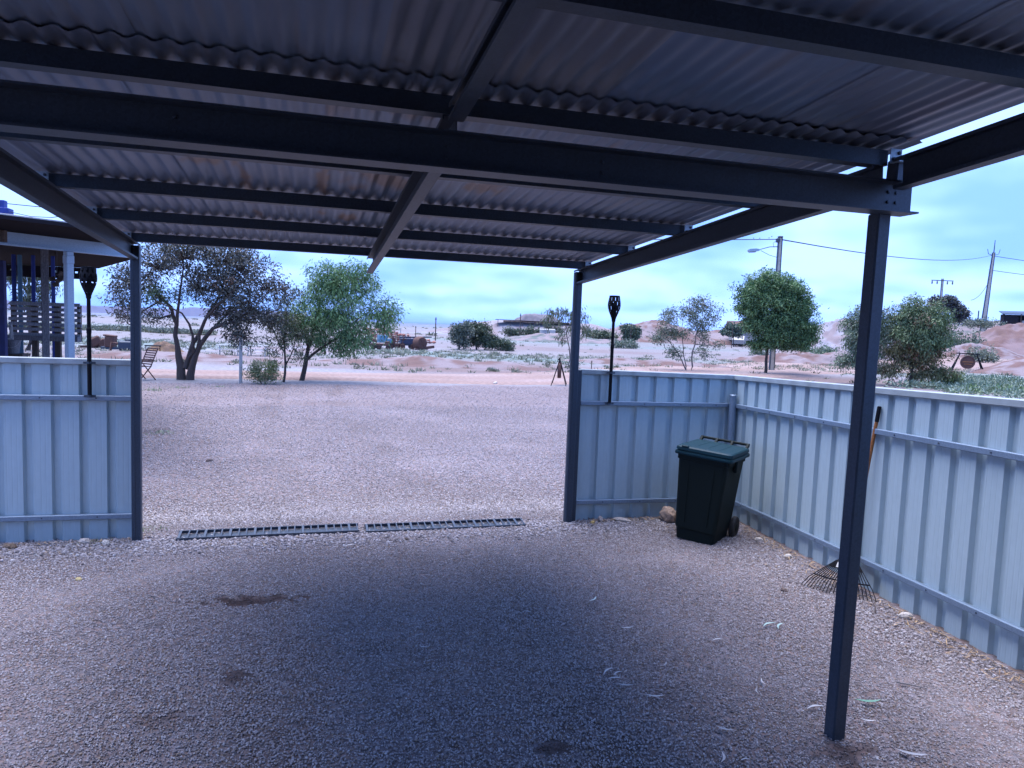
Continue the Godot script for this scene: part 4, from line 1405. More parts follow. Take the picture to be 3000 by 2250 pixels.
	# pair over the long fence
	tree("eucalypt_tree", "grey-green drooping tree just left of the right middle carport post", "tree", Vector3(21.2, 0, -23.6), [
		[[0.0, -0.1, 0, 0.06], [0.0, 0.8, 0, 0.05], [0.1, 1.7, 0, 0.03], [0.2, 2.6, 0, 0.012]], [[0.0, 0.6, 0, 0.035], [-0.4, 1.3, 0, 0.02]],
	], [
		[0.15, 2.75, 0, 0.6, 0.42, 0.6, 60], [-0.35, 2.35, 0, 0.55, 0.45, 0.5, 60], [0.5, 2.2, 0, 0.6, 0.5, 0.6, 80], [-0.25, 1.75, 0, 0.65, 0.45, 0.5, 80], [0.5, 1.5, 0, 0.6, 0.45, 0.5, 70], [-0.1, 1.1, 0, 0.5, 0.35, 0.4, 36], [-0.7, 0.85, 0, 0.45, 0.25, 0.35, 28], [0.3, 0.7, 0, 0.5, 0.3, 0.4, 34],
	], {"leaf": 0.115, "wide": 0.26, "droop": 0.5, "a": Color(0.09, 0.14, 0.10), "b": Color(0.17, 0.23, 0.15), "per": 16, "spread": 0.12, "twig": 0.4, "twig_r": 0.005}, 211)
	tree("eucalypt_tree", "green drooping tree with browning lower leaves, right of the middle carport post", "tree", Vector3(22.9, 0, -22.8), [
		[[0.0, -0.1, 0, 0.09], [0.0, 0.6, 0, 0.07], [0.05, 1.4, 0, 0.05], [0.0, 2.4, 0, 0.02]], [[0.0, 0.7, 0, 0.05], [0.6, 1.5, 0, 0.03]], [[0.0, 0.6, 0, 0.04], [-0.5, 1.4, 0, 0.025]],
	], [
		[0.0, 3.0, 0, 0.6, 0.5, 0.6, 80], [-0.6, 2.7, 0, 0.5, 0.45, 0.5, 55], [0.75, 2.85, 0, 0.55, 0.5, 0.6, 75], [0.2, 2.4, -0.2, 0.8, 0.5, 0.7, 110], [-0.6, 2.1, 0, 0.6, 0.45, 0.6, 75], [1.0, 2.2, 0, 0.5, 0.6, 0.6, 80], [0.3, 1.75, -0.2, 0.85, 0.4, 0.6, 95], [-0.4, 1.45, 0, 0.7, 0.4, 0.6, 80, Color(1.36, 0.85, 0.79)], [0.6, 1.25, 0, 0.7, 0.35, 0.6, 66, Color(1.37, 0.84, 0.79)], [0.0, 0.95, 0, 0.8, 0.3, 0.6, 60, Color(1.38, 0.84, 0.79)], [1.1, 0.6, 0, 0.65, 0.28, 0.5, 44, Color(1.18, 0.91, 0.91)], [-0.8, 0.7, 0, 0.4, 0.35, 0.4, 28, Color(1.34, 0.83, 0.83)], [1.6, 0.35, 0, 0.4, 0.22, 0.35, 22, Color(1.16, 1.06, 0.77)], [0.3, 0.5, 0, 0.6, 0.25, 0.4, 26, Color(1.34, 0.85, 0.81)],
	], {"leaf": 0.115, "wide": 0.26, "droop": 0.5, "a": Color(0.085, 0.15, 0.08), "b": Color(0.18, 0.25, 0.12), "per": 17, "spread": 0.12, "twig": 0.35, "twig_r": 0.005, "dry": 0.08, "dry_color": Color(0.17, 0.09, 0.06)}, 212)
	# on and below the ridge
	tree("gum_tree", "dark spreading gum tree on the ridge beside the cross-arm pole", "tree", Vector3(86.0, 3.9, -80.5), [
		[[-0.9, -0.4, 0, 0.2], [-0.4, 1.0, 0, 0.16], [0.2, 2.2, 0, 0.1]], [[-0.4, 1.0, 0, 0.12], [-1.4, 2.8, 0, 0.08]], [[0.2, 1.6, 0, 0.1], [1.9, 1.8, 0, 0.06]],
	], [
		[-1.4, 3.4, 0, 0.9, 0.6, 0.9, 44], [0.0, 3.6, 0, 1.0, 0.7, 0.9, 60], [0.9, 2.9, 0, 0.9, 0.6, 0.9, 50], [2.0, 2.1, 0, 1.1, 0.75, 0.9, 66], [1.5, 1.2, 0, 0.6, 0.4, 0.6, 22], [-0.4, 2.7, 0, 0.6, 0.4, 0.6, 20],
	], {"leaf": 0.3, "wide": 0.5, "droop": 0.3, "a": Color(0.05, 0.06, 0.06), "b": Color(0.08, 0.09, 0.085), "per": 14, "spread": 0.22, "twig": 0.1, "twig_r": 0.02}, 213)
	tree("gum_tree", "far small green tree left of the red-roofed house", "tree", Vector3(57.0, 0.9, -88.3), [
		[[0.3, -1.0, 0, 0.1], [0.2, 0.6, 0, 0.07], [0.0, 1.3, 0, 0.04]],
	], [
		[0.0, 1.7, 0, 1.0, 0.5, 0.8, 60], [0.9, 1.5, 0, 0.8, 0.5, 0.8, 50], [-0.9, 1.1, 0, 0.7, 0.3, 0.7, 30], [0.5, 1.0, 0, 0.9, 0.35, 0.7, 40],
	], {"leaf": 0.28, "wide": 0.5, "droop": 0.2, "a": Color(0.07, 0.12, 0.10), "b": Color(0.12, 0.17, 0.13), "per": 12, "spread": 0.2, "twig": 0.1, "twig_r": 0.015}, 214)
	tree("gum_tree", "far dark green tree on the flat just right of the right torch", "tree", Vector3(41.0, 0.4, -87.5), [
		[[0.0, -0.8, 0, 0.12], [0.0, 0.8, 0, 0.08]],
	], [
		[-0.3, 1.5, 0, 0.85, 0.7, 0.8, 70], [0.6, 1.2, 0, 0.7, 0.6, 0.7, 50], [0.0, 0.6, 0, 1.0, 0.5, 0.8, 60],
	], {"leaf": 0.26, "wide": 0.5, "droop": 0.2, "a": Color(0.05, 0.085, 0.065), "b": Color(0.09, 0.13, 0.085), "per": 12, "spread": 0.2, "twig": 0.1, "twig_r": 0.015}, 215)
	tree("gum_tree", "drooping tree seen through the neighbour's verandah between its back posts", "tree", Vector3(-11.6, 0.0, -34.6), [
		[[0.0, -0.1, 0, 0.16], [0.1, 1.2, 0, 0.12], [0.1, 2.4, 0, 0.08]],
	], [
		[0.2, 3.6, 0, 1.0, 0.6, 0.9, 80], [-0.5, 3.1, 0, 0.8, 0.5, 0.8, 60], [0.6, 2.7, 0, 0.7, 0.6, 0.7, 60], [0.1, 2.1, 0, 0.6, 0.4, 0.6, 34],
	], {"leaf": 0.14, "wide": 0.24, "droop": 0.6, "a": Color(0.055, 0.08, 0.055), "b": Color(0.10, 0.12, 0.075), "per": 14, "spread": 0.16, "twig": 0.4, "twig_r": 0.01}, 216)


# low bushes: rounded mounds of leaves without a trunk in view
func bush(label: String, at: Vector3, rx: float, ry: float, n: int, a: Color, b: Color, sd: int, leaf := 0.16, group := "") -> void:
	tree("bush", label, "bush", at, [[[0, -0.1, 0, 0.03], [0, ry * 0.5, 0, 0.015]]], [
		[-rx * 0.45, ry * 0.52, 0, rx * 0.55, ry * 0.5, rx * 0.5, n], [rx * 0.4, ry * 0.45, 0.1, rx * 0.55, ry * 0.45, rx * 0.5, n], [0, ry * 0.3, -0.1, rx * 0.9, ry * 0.32, rx * 0.6, n],
	], {"leaf": leaf, "wide": 0.4, "droop": 0.0, "a": a, "b": b, "per": 11, "spread": leaf * 0.9, "twig": 0.05}, sd, group)


func make_plants() -> void:
	var dg := Color(0.05, 0.08, 0.055)
	var mg := Color(0.10, 0.13, 0.085)
	var sa := Color(0.13, 0.19, 0.15)
	var sb := Color(0.24, 0.30, 0.24)
	bush("dark bush, left of the line of low bushes below the dugout hill", Vector3(28.2, 0.2, -99.0), 1.6, 1.3, 34, dg, mg, 301, 0.26)
	bush("dark bush, middle of the line of low bushes below the dugout hill", Vector3(31.0, 0.2, -98.0), 1.7, 1.6, 34, dg, mg, 302, 0.26)
	bush("dark bush, right of the line of low bushes below the dugout hill", Vector3(33.6, 0.2, -98.0), 1.5, 1.8, 34, Color(0.06, 0.07, 0.06), mg, 303, 0.26)
	bush("green bush between the sapling and the foot of the dugout hill", Vector3(39.0, 0.2, -93.0), 2.6, 1.5, 40, mg, Color(0.15, 0.19, 0.12), 304, 0.26)
	bush("grey saltbush on pale flat between the front post and the right torch", Vector3(28.5, 0.1, -62.0), 1.5, 0.75, 30, sa, Color(0.17, 0.2, 0.17), 305, 0.16)
	bush("wide green saltbush to the right of the dense rounded tree", Vector3(39.6, -0.1, -49.5), 2.6, 1.35, 60, Color(0.09, 0.15, 0.11), Color(0.16, 0.23, 0.16), 306, 0.17)
	bush("round grey saltbush on pale ground left of the dense rounded tree", Vector3(30.5, 0.0, -43.5), 0.75, 0.8, 26, Color(0.13, 0.17, 0.15), Color(0.18, 0.22, 0.19), 307, 0.13)
	bush("tall green saltbush at left foot of the large red mine heap", Vector3(77.5, 0.8, -70.0), 3.3, 2.3, 50, Color(0.10, 0.15, 0.12), Color(0.17, 0.23, 0.17), 308, 0.26)
	bush("grey-green bush behind the right-hand tripod with the rusty disc", Vector3(58.5, 0.1, -50.5), 1.5, 1.3, 36, Color(0.15, 0.18, 0.15), Color(0.2, 0.24, 0.19), 309, 0.18)
	bush("small dark bush on slope beside the right torch pole", Vector3(39.2, 0.3, -92.5), 1.1, 1.2, 26, dg, mg, 310, 0.22)
	bush("green bush on crest of ridge below the leaning power pole", Vector3(103.0, 4.4, -90.0), 3.2, 1.3, 36, Color(0.10, 0.14, 0.12), Color(0.16, 0.2, 0.16), 311, 0.28)
	# ground cover over the long fence
	var rr := RandomNumberGenerator.new()
	rr.seed = 77
	var mb := MB.new()
	for k in 210:
		var f := rr.randf()
		var c := Vector3(lerpf(21.8, 31.5, f) + rr.randfn() * 0.9, 0, lerpf(-19.3, -25.0, f) + rr.randfn() * 1.5)
		var h := rr.randf_range(0.14, 0.34)
		var base := sa.lerp(sb, rr.randf())
		if rr.randf() < 0.12:
			base = Color(0.10, 0.17, 0.075)
		for j in 70:
			var d := Vector3(rr.randfn(), absf(rr.randfn()), rr.randfn()).normalized()
			var p := c + Vector3(d.x * 0.45, d.y * h, d.z * 0.45) * pow(rr.randf(), 0.4)
			p.y += land(p.x, p.z)
			var lw := d.cross(Vector3(rr.randfn(), rr.randfn(), rr.randfn())).normalized()
			mb.col = base * rr.randf_range(0.7, 1.25)
			mb.quad(p, p + d * 0.05 + lw * 0.028, p + d * 0.12, p + d * 0.05 - lw * 0.028)
	var o := struct("saltbush_cover", mb, M.leaf)
	o.set_meta("kind", "stuff")
	tag(o, "blue-green saltbush covering the ground beyond the long right fence", "shrubs")

	# grass and small weeds across the flat
	var blade := MB.new()
	for k in 16:
		var d2 := Vector3(rr.randfn() * 0.5, 1.0, rr.randfn() * 0.5).normalized()
		var p2 := Vector3(rr.randfn() * 0.05, -0.01, rr.randfn() * 0.05)
		var l2 := rr.randf_range(0.08, 0.2)
		var w2 := d2.cross(Vector3(rr.randfn(), 0, rr.randfn())).normalized() * 0.012
		blade.col = Color(1, 1, 1) * rr.randf_range(0.75, 1.2)
		blade.quad(p2 - w2, p2 + w2, p2 + d2 * l2 + w2 * 0.2, p2 + d2 * l2 - w2 * 0.2)
	var buf := PackedFloat32Array()
	var n := 0
	while n < 3400:
		var dd := rr.randf_range(25.0, 110.0)
		var uu := rr.randf_range(-0.85, 0.85) * dd
		var p3 := FW * dd + RT * uu
		var dens := 0.02 + smoothstep(33.0, 38.0, dd) * (1.0 - smoothstep(43.0, 50.0, dd)) * 0.6 + 0.2 * smoothstep(0.5, 0.65, fbm(n_big, p3.x, p3.z))
		if rr.randf() > dens:
			n += 1 if rr.randf() < 0.02 else 0
			continue
		var c3 := Color(0.20, 0.225, 0.175).lerp(Color(0.29, 0.28, 0.23), rr.randf())
		if rr.randf() < 0.15:
			c3 = Color(0.09, 0.10, 0.075)
		var s := rr.randf_range(0.5, 1.5)
		put(buf, Vector3(p3.x, land(p3.x, p3.z), p3.z), Basis(Vector3.UP, rr.randf() * TAU).scaled(Vector3(s * 1.5, s, s * 1.5)), c3)
		n += 1
	scatter("grass", blade.mesh(), M.leaf, buf)

	# low dark scrub belts farther off
	var clump := MB.new()
	for k in 60:
		var d4 := Vector3(rr.randfn(), absf(rr.randfn()) + 0.1, rr.randfn()).normalized()
		var p4 := Vector3(d4.x * 0.5, d4.y * 0.35, d4.z * 0.5) * pow(rr.randf(), 0.4)
		var w4 := d4.cross(Vector3(rr.randfn(), rr.randfn(), rr.randfn())).normalized() * 0.07
		clump.col = Color(1, 1, 1) * rr.randf_range(0.7, 1.25)
		clump.quad(p4, p4 + d4 * 0.1 + w4, p4 + d4 * 0.24, p4 + d4 * 0.1 - w4)
	buf = PackedFloat32Array()
	for k in 1900:
		var belt := k % 4
		var dd2 := 62.0 + absf(rr.randfn()) * 5.0 if belt < 2 else rr.randf_range(70.0, 420.0)
		var uu2 := rr.randf_range(-0.95, -0.42) * dd2 if belt < 2 else rr.randf_range(-0.95, 0.55) * dd2
		if belt == 3:
			dd2 = rr.randf_range(27.0, 60.0)
			uu2 = rr.randf_range(-0.8, 0.8) * dd2
		var p5 := FW * dd2 + RT * uu2
		if p5.x > 6 and p5.x < 14 and p5.z < -45 and p5.z > -52:
			continue
		if belt >= 2 and fbm(n_big, p5.x + 30.0, p5.z) < 0.5:
			continue
		var s2 := rr.randf_range(0.35, 0.9) * (1.5 if dd2 > 100.0 else 0.45 if belt == 3 else 0.9)
		put(buf, Vector3(p5.x, land(p5.x, p5.z) - 0.02, p5.z), Basis(Vector3.UP, rr.randf() * TAU).scaled(Vector3(s2 * 1.3, s2, s2 * 1.3)), Color(0.12, 0.14, 0.115).lerp(Color(0.19, 0.195, 0.165), rr.randf()))
	scatter("scrub", clump.mesh(), M.leaf, buf)

	# single weeds at the edges of the yard
	for q in [[-3.5, -17.9, 1.3, "pale green weed tuft on gravel below the folding chair"], [-3.05, -18.6, 1.0, "small weed tuft on gravel below the dark tree"], [-2.2, -19.0, 0.9, "small weed tuft between the dark tree and the white post"], [-2.15, -11.5, 0.9, "thin weed growing on gravel right of the left front carport post"], [-1.27, -6.33, 0.6, "little green weed at foot of the left front carport post"], [-1.55, -6.02, 0.5, "dry weed sprig at foot of the left fence panel"], [3.0, -6.02, 0.45, "dry weed sprig between the flat stone and the round rock"]]:
		var wb := MB.new()
		wb.col = Color(0.2, 0.28, 0.17)
		for k in 70:
			var d6 := Vector3(rr.randfn() * 0.8, 1.0, rr.randfn() * 0.8).normalized()
			var p6 = Vector3(rr.randfn() * 0.07, -0.01, rr.randfn() * 0.05) * q[2] * 1.6
			var l6 := rr.randf_range(0.03, 0.11) * float(q[2])
			var w6 := d6.cross(Vector3(rr.randfn(), 0, rr.randfn())).normalized() * 0.006 * float(q[2])
			wb.col = Color(0.17, 0.25, 0.15).lerp(Color(0.30, 0.33, 0.22), rr.randf())
			wb.quad(p6, p6 + d6 * l6 * 0.5 + w6, p6 + d6 * l6, p6 + d6 * l6 * 0.5 - w6)
		var wo := single("weed", wb, M.leaf, q[3], "weed", "weeds growing through the gravel")
		wo.position = Vector3(q[0], 0.0, q[1])


func put(buf: PackedFloat32Array, at: Vector3, b: Basis, c: Color) -> void:
	buf.append_array(PackedFloat32Array([b.x.x, b.y.x, b.z.x, at.x, b.x.y, b.y.y, b.z.y, at.y, b.x.z, b.y.z, b.z.z, at.z, c.r, c.g, c.b, 1.0]))


func scatter(called: String, me: Mesh, m: Material, buf: PackedFloat32Array) -> void:
	var mm := MultiMesh.new()
	mm.transform_format = MultiMesh.TRANSFORM_3D
	mm.use_colors = true
	mm.mesh = me
	mm.instance_count = buf.size() / 16
	mm.buffer = buf
	var o := MultiMeshInstance3D.new()
	o.name = numbered(called)
	o.multimesh = mm
	o.material_override = m
	add_child(o)
	o.set_meta("kind", "stuff")


# ---------------------------------------------------------------- gravel
const ICO := [[0, 11, 5], [0, 5, 1], [0, 1, 7], [0, 7, 10], [0, 10, 11], [1, 5, 9], [5, 11, 4], [11, 10, 2], [10, 7, 6], [7, 1, 8], [3, 9, 4], [3, 4, 2], [3, 2, 6], [3, 6, 8], [3, 8, 9], [4, 9, 5], [2, 4, 11], [6, 2, 10], [8, 6, 7], [9, 8, 1]]


func pebble(sd: int, rough := 0.25, flat := 0.65) -> MB:
	var rr := RandomNumberGenerator.new()
	rr.seed = sd
	var f := (1.0 + sqrt(5.0)) / 2.0
	var vs := []
	for q in [[-1, f, 0], [1, f, 0], [-1, -f, 0], [1, -f, 0], [0, -1, f], [0, 1, f], [0, -1, -f], [0, 1, -f], [f, 0, -1], [f, 0, 1], [-f, 0, -1], [-f, 0, 1]]:
		var p := Vector3(q[0], q[1], q[2]).normalized() * (1.0 + rr.randf_range(-rough, rough))
		vs.append(Vector3(p.x * rr.randf_range(0.85, 1.1), p.y * flat, p.z * 0.85))
	var mb := MB.new()
	for t in ICO:
		mb.tri(vs[t[0]], vs[t[1]], vs[t[2]])
	return mb


func stone_color(rr: RandomNumberGenerator) -> Color:
	var u := rr.randf()
	var c := Color(0.315, 0.275, 0.285).lerp(Color(0.39, 0.35, 0.37), rr.randf())
	if u < 0.09:
		c = Color(0.44, 0.415, 0.435)
	elif u < 0.30:
		c = Color(0.234, 0.198, 0.199)
	elif u < 0.36:
		c = Color(0.312, 0.236, 0.183)
	elif u < 0.42:
		c = Color(0.142, 0.129, 0.141)
	return c * Color(0.86, 0.90, 0.92) * rr.randf_range(0.84, 1.12)


func make_gravel() -> void:
	var rr := RandomNumberGenerator.new()
	rr.seed = 4242
	for kind in 3:
		var buf := PackedFloat32Array()
		# inside the carport and just beyond it, thick; then thinner and coarser outwards
		for zone in [[185000, -3.4, 4.1, -6.6, -1.2, 0.0025, 0.0068, 1.0], [60000, -4.8, 5.4, -15.0, -6.6, 0.0045, 0.010, 2.2], [12000, -6.5, 8.5, -20.0, -8.5, 0.006, 0.013, 1.0], [3000, -2.6, 4.0, -6.1, -5.75, 0.006, 0.016, 1.0], [900, 3.3, 4.0, -6.0, -1.5, 0.006, 0.014, 1.0]]:
			for k in int(zone[0]):
				var x := rr.randf_range(zone[1], zone[2])
				var z: float = lerpf(zone[4], zone[3], pow(rr.randf(), zone[7])) + rr.randfn() * 0.12
				if z > -6.4 and x > 3.96 + (z + 6.1) * -0.068:
					continue
				var dr := dirt(x, z) if kind == 0 or zone[0] == 185000 else 0.0
				if rr.randf() < dr * 0.78:
					continue
				var s: float = lerpf(zone[5], zone[6], pow(rr.randf(), 2.0))
				var b := Basis.from_euler(Vector3(rr.randfn() * 0.4, rr.randf() * TAU, rr.randfn() * 0.4)).scaled(Vector3.ONE * s)
				var c := stone_color(rr)
				if dr > 0.3:
					c = c.lerp(Color(0.06, 0.026, 0.019), minf(dr, 0.8))
				put(buf, Vector3(x, 0.008 + s * 0.35, z), b, c)
		scatter("gravel", pebble(900 + kind).mesh(), M.pebble, buf)


# ---------------------------------------------------------------- stones, leaves, twigs
func rock(label: String, at: Vector3, size: Vector3, c: Color, sd: int, group := "") -> void:
	var mb := MB.new()
	var rr := RandomNumberGenerator.new()
	rr.seed = sd
	# finely divided ball with broken faces
	var src := pebble(sd, 0.10, 1.0)
	for i in range(0, src.ix.size(), 3):
		var a := src.v[src.ix[i]]
		var b := src.v[src.ix[i + 2]]
		var d := src.v[src.ix[i + 1]]
		var n := 4
		for u in n:
			for w in n - u:
				var pt := func(p: int, q: int) -> Vector3:
					var e := a + (b - a) * (float(p) / n) + (d - a) * (float(q) / n)
					var l := e.normalized()
					e = e.lerp(l, 0.35)
					return e * (1.0 + 0.16 * n_mid.get_noise_3d(l.x * 9.0 + sd, l.y * 9.0, l.z * 9.0) + 0.07 * n_fine.get_noise_3d(l.x * 5.0 + sd, l.y * 5.0, l.z * 5.0)) * size
				mb.col = c * (0.92 + 0.5 * n_mid.get_noise_3d(u * 5.0 + i, w * 5.0, sd))
				mb.tri(pt.call(u, w), pt.call(u + 1, w), pt.call(u, w + 1))
				if w < n - u - 1:
					mb.tri(pt.call(u + 1, w), pt.call(u + 1, w + 1), pt.call(u, w + 1))
	var o := single("rock", mb, M.stone, label, "rock", group)
	o.position = at
	o.rotation.y = rr.randf() * TAU


func make_small_things() -> void:
	var pale := Color(0.62, 0.56, 0.52)
	var tan := Color(0.50, 0.37, 0.29)
	rock("round tan rock between the wheelie bin and the short fence", Vector3(3.27, 0.075, -5.93), Vector3(0.095, 0.085, 0.08), tan, 11)
	rock("flat pale stone slab lying at foot of the short fence", Vector3(2.83, 0.02, -6.02), Vector3(0.10, 0.022, 0.05), pale, 12)
	rock("small dark stone alone on the gravel yard", Vector3(-1.18, 0.015, -9.26), Vector3(0.05, 0.03, 0.035), Color(0.13, 0.10, 0.10), 13)
	rock("pale stone at foot of the right fence beyond the rake", Vector3(3.73, 0.02, -3.6), Vector3(0.05, 0.028, 0.035), Color(0.72, 0.67, 0.62), 14)
	rock("small pale stone at the foot of the right fence near the bin wheel", Vector3(3.78, 0.018, -5.25), Vector3(0.04, 0.025, 0.03), Color(0.70, 0.65, 0.60), 15)
	rock("white stone at the right fence between the bin and the rake", Vector3(3.74, 0.018, -4.8), Vector3(0.04, 0.024, 0.03), Color(0.72, 0.68, 0.64), 16)
	rock("grey stone leaning against the foot of the short fence near the post", Vector3(2.62, 0.025, -6.04), Vector3(0.045, 0.035, 0.03), Color(0.42, 0.37, 0.36), 17)
	rock("yellowish stone in the gravel beside right front carport post", Vector3(2.52, 0.015, -5.98), Vector3(0.04, 0.02, 0.025), Color(0.52, 0.38, 0.16), 18)
	rock("pale lump of stone below the left torch", Vector3(-1.66, 0.02, -6.03), Vector3(0.05, 0.03, 0.035), pale, 19)
	rock("white pebble at foot of left fence near its post", Vector3(-1.50, 0.018, -5.98), Vector3(0.045, 0.026, 0.03), Color(0.70, 0.66, 0.62), 20)
	rock("brown stone below the left end of the left fence panel", Vector3(-2.14, 0.02, -5.98), Vector3(0.055, 0.03, 0.035), Color(0.22, 0.16, 0.12), 21)
	rock("dark pebble on bare gravel in front of the rake", Vector3(3.22, 0.014, -4.15), Vector3(0.028, 0.02, 0.022), Color(0.16, 0.12, 0.11), 22)
	rock("yellow pebble lying on gravel in front of the left fence", Vector3(-1.47, 0.012, -5.2), Vector3(0.026, 0.014, 0.02), Color(0.60, 0.50, 0.25), 23)
	rock("dark pebble on gravel inside the left grate", Vector3(0.78, 0.012, -5.75), Vector3(0.022, 0.015, 0.018), Color(0.15, 0.11, 0.10), 24)
	rock("pale pebble lying beside the tripod sign at the road edge", Vector3(5.4, 0.03, -20.9), Vector3(0.10, 0.06, 0.07), Color(0.66, 0.60, 0.56), 25)

	# fallen gum leaves: [x, z, length, turn, tone, label]
	var wh := Color(0.44, 0.44, 0.46)
	var gy := Color(0.31, 0.32, 0.35)
	var gn := Color(0.13, 0.30, 0.22)
	for q in [
		[1.51, -3.28, 0.075, 0.5, wh, "topmost pale curled leaf of the small cluster on bare gravel"], [1.55, -3.25, 0.06, 0.3, wh, "short pale leaf just right of the topmost one in the small cluster"], [1.51, -3.20, 0.07, -0.4, wh, "thin pale leaf in the middle of the small leaf cluster"],
		[1.54, -3.14, 0.085, -0.6, gy, "broad grey leaf at the bottom of the small leaf cluster"], [1.64, -3.01, 0.085, -0.55, wh, "long thin pale leaf just right of the small leaf cluster"], [2.26, -3.02, 0.055, 1.4, wh, "short bright leaf on open gravel left of the middle post"],
		[2.17, -2.94, 0.05, 1.2, gy, "short grey leaf beside the short bright leaf"], [1.84, -3.3, 0.05, 0.7, gy, "small grey leaf on dark gravel above the leaf cluster"], [1.84, -3.77, 0.08, -0.3, wh, "forked pale leaf on gravel in the middle of the carport floor"],
		[2.29, -3.5, 0.075, -0.2, wh, "slender pale leaf lying level on gravel before the rake"], [2.73, -3.63, 0.10, 0.1, Color(0.28, 0.40, 0.38), "pale bluish-green leaf near the rake"], [2.79, -3.60, 0.09, 0.6, Color(0.28, 0.40, 0.38), "second pale bluish-green leaf crossing the first near the rake"],
		[2.35, -2.74, 0.09, -0.15, wh, "bright pale leaf just left of the middle post's foot"], [2.66, -2.75, 0.12, -0.5, gn, "large green leaf on gravel right of the middle post's foot"], [2.53, -2.6, 0.07, -0.6, wh, "thin pale leaf right of the middle post's foot"],
		[1.82, -2.68, 0.085, -0.9, gy, "curled grey leaf left of the middle post near the picture's bottom"], [1.68, -2.49, 0.07, 1.0, Color(0.45, 0.42, 0.42), "broad grey leaf at bottom edge of the gravel"], [1.77, -2.45, 0.045, -0.2, wh, "rounded pale leaf at bottom edge of the gravel"],
		[2.52, -2.34, 0.12, -0.8, gy, "long grey leaf at bottom right of the gravel"], [1.8, -4.22, 0.08, 0.5, Color(0.40, 0.50, 0.48), "dull green leaf in the middle of the carport floor"], [0.31, -5.6, 0.09, 0.05, wh, "pale leaf on gravel in front of the left grate"],
		[1.27, -5.72, 0.06, -0.5, wh, "pale leaf on gravel in front of the right grate"], [1.31, -4.1, 0.06, -0.5, wh, "pale leaf on the dark middle of the carport floor"], [0.61, -3.89, 0.06, 0.2, gy, "grey leaf on dark gravel near the floor's centre"], [0.62, -3.75, 0.06, -0.6, wh, "pale leaf slanting on dark gravel near the floor's centre"],
	]:
		var mb := MB.new()
		var l: float = q[2]
		var bend := 0.18 * l * (1.0 if fmod(absf(q[0]) * 100.0, 2.0) < 1.0 else -1.0)
		var n := 7
		var wide := 0.16 * l
		var prev := []
		for k in n + 1:
			var f := float(k) / n
			var w := wide * pow(sin(PI * clampf(f, 0.02, 0.98)), 0.8) * 0.5
			var y := 0.004 + 0.12 * l * f * f + 0.03 * l * sin(f * PI)
			var c := Vector3(lerpf(-l / 2, l / 2, f), y, bend * sin(f * PI))
			var cur := [c + Vector3(0, 0.25 * w, -w), c, c + Vector3(0, 0.25 * w, w)]
			mb.col = q[4] * lerpf(0.85, 1.1, f)
			if prev.size():
				mb.quad(prev[0], cur[0], cur[1], prev[1])
				mb.quad(prev[1], cur[1], cur[2], prev[2])
			prev = cur
		var o := single("fallen_leaf", mb, M.litter, q[5], "leaf", "gum leaves fallen on the gravel")
		o.position = Vector3(q[0], 0.020, q[1])
		o.rotation.y = q[3]
	for q in [[3.01, -2.83, 0.14, -0.75, "pale dry stick on gravel right of the middle post"], [3.62, -3.75, 0.2, 0.9, "dark curved twig at foot of the right fence by the rake"], [-0.85, -4.35, 0.1, 0.3, "short dark twig on gravel left of the red stain"]]:
		var mb := MB.new()
		mb.tube([Vector3(-q[2] / 2, 0.006, 0), Vector3(0, 0.012, 0.006), Vector3(q[2] / 2, 0.008, -0.004)], [0.0035, 0.003, 0.002], 6)
		var o := single("twig", mb, M.grey_timber if q[0] != 3.62 else M.bark, q[4], "twig", "twigs on the gravel")
		o.position = Vector3(q[0], 0.016, q[1])
		o.rotation.y = q[3]
	# leaf litter blown against the right fence
	var rr := RandomNumberGenerator.new()
	rr.seed = 99
	var lm := MB.new()
	for k in 900:
		var z := -5.9 + 4.6 * rr.randf()
		var x := 4.0 - 0.068 * (z + 6.1) - 0.05 - absf(rr.randfn()) * 0.10
		if k % 5 == 0:
			x = rr.randf_range(2.5, 3.95)
			z = -6.06 + absf(rr.randfn()) * 0.05
		elif k % 5 == 1:
			x = rr.randf_range(-4.2, -1.35)
			z = -6.07 + absf(rr.randfn()) * 0.06
		var l2 := rr.randf_range(0.015, 0.05)
		var d := Vector3(rr.randfn(), rr.randfn() * 0.22, rr.randfn()).normalized()
		var w := d.cross(Vector3.UP).normalized() * 0.0035
		var p := Vector3(x, 0.018 + 0.01 * rr.randf(), z)
		lm.col = Color(0.16, 0.10, 0.07).lerp(Color(0.42, 0.30, 0.17), rr.randf())
		lm.quad(p - d * l2, p + w, p + d * l2, p - w)
	var lo := struct("leaf_litter", lm, M.litter)
	lo.set_meta("kind", "stuff")
	tag(lo, "brown leaf litter blown against the feet of the fences", "leaf litter")


# ---------------------------------------------------------------- poles and wires
func wire(label: String, a: Vector3, z: Vector3, sag: float, r := 0.02, called := "power_line") -> void:
	var pts := []
	var rads := []
	for k in 17:
		var f := k / 16.0
		pts.append(a.lerp(z, f) + Vector3.DOWN * sag * 4.0 * f * (1.0 - f))
		rads.append(r)
	var mb := MB.new()
	mb.tube(pts, rads, 5)
	single(called, mb, M.wire, label, "wire", "overhead wires")


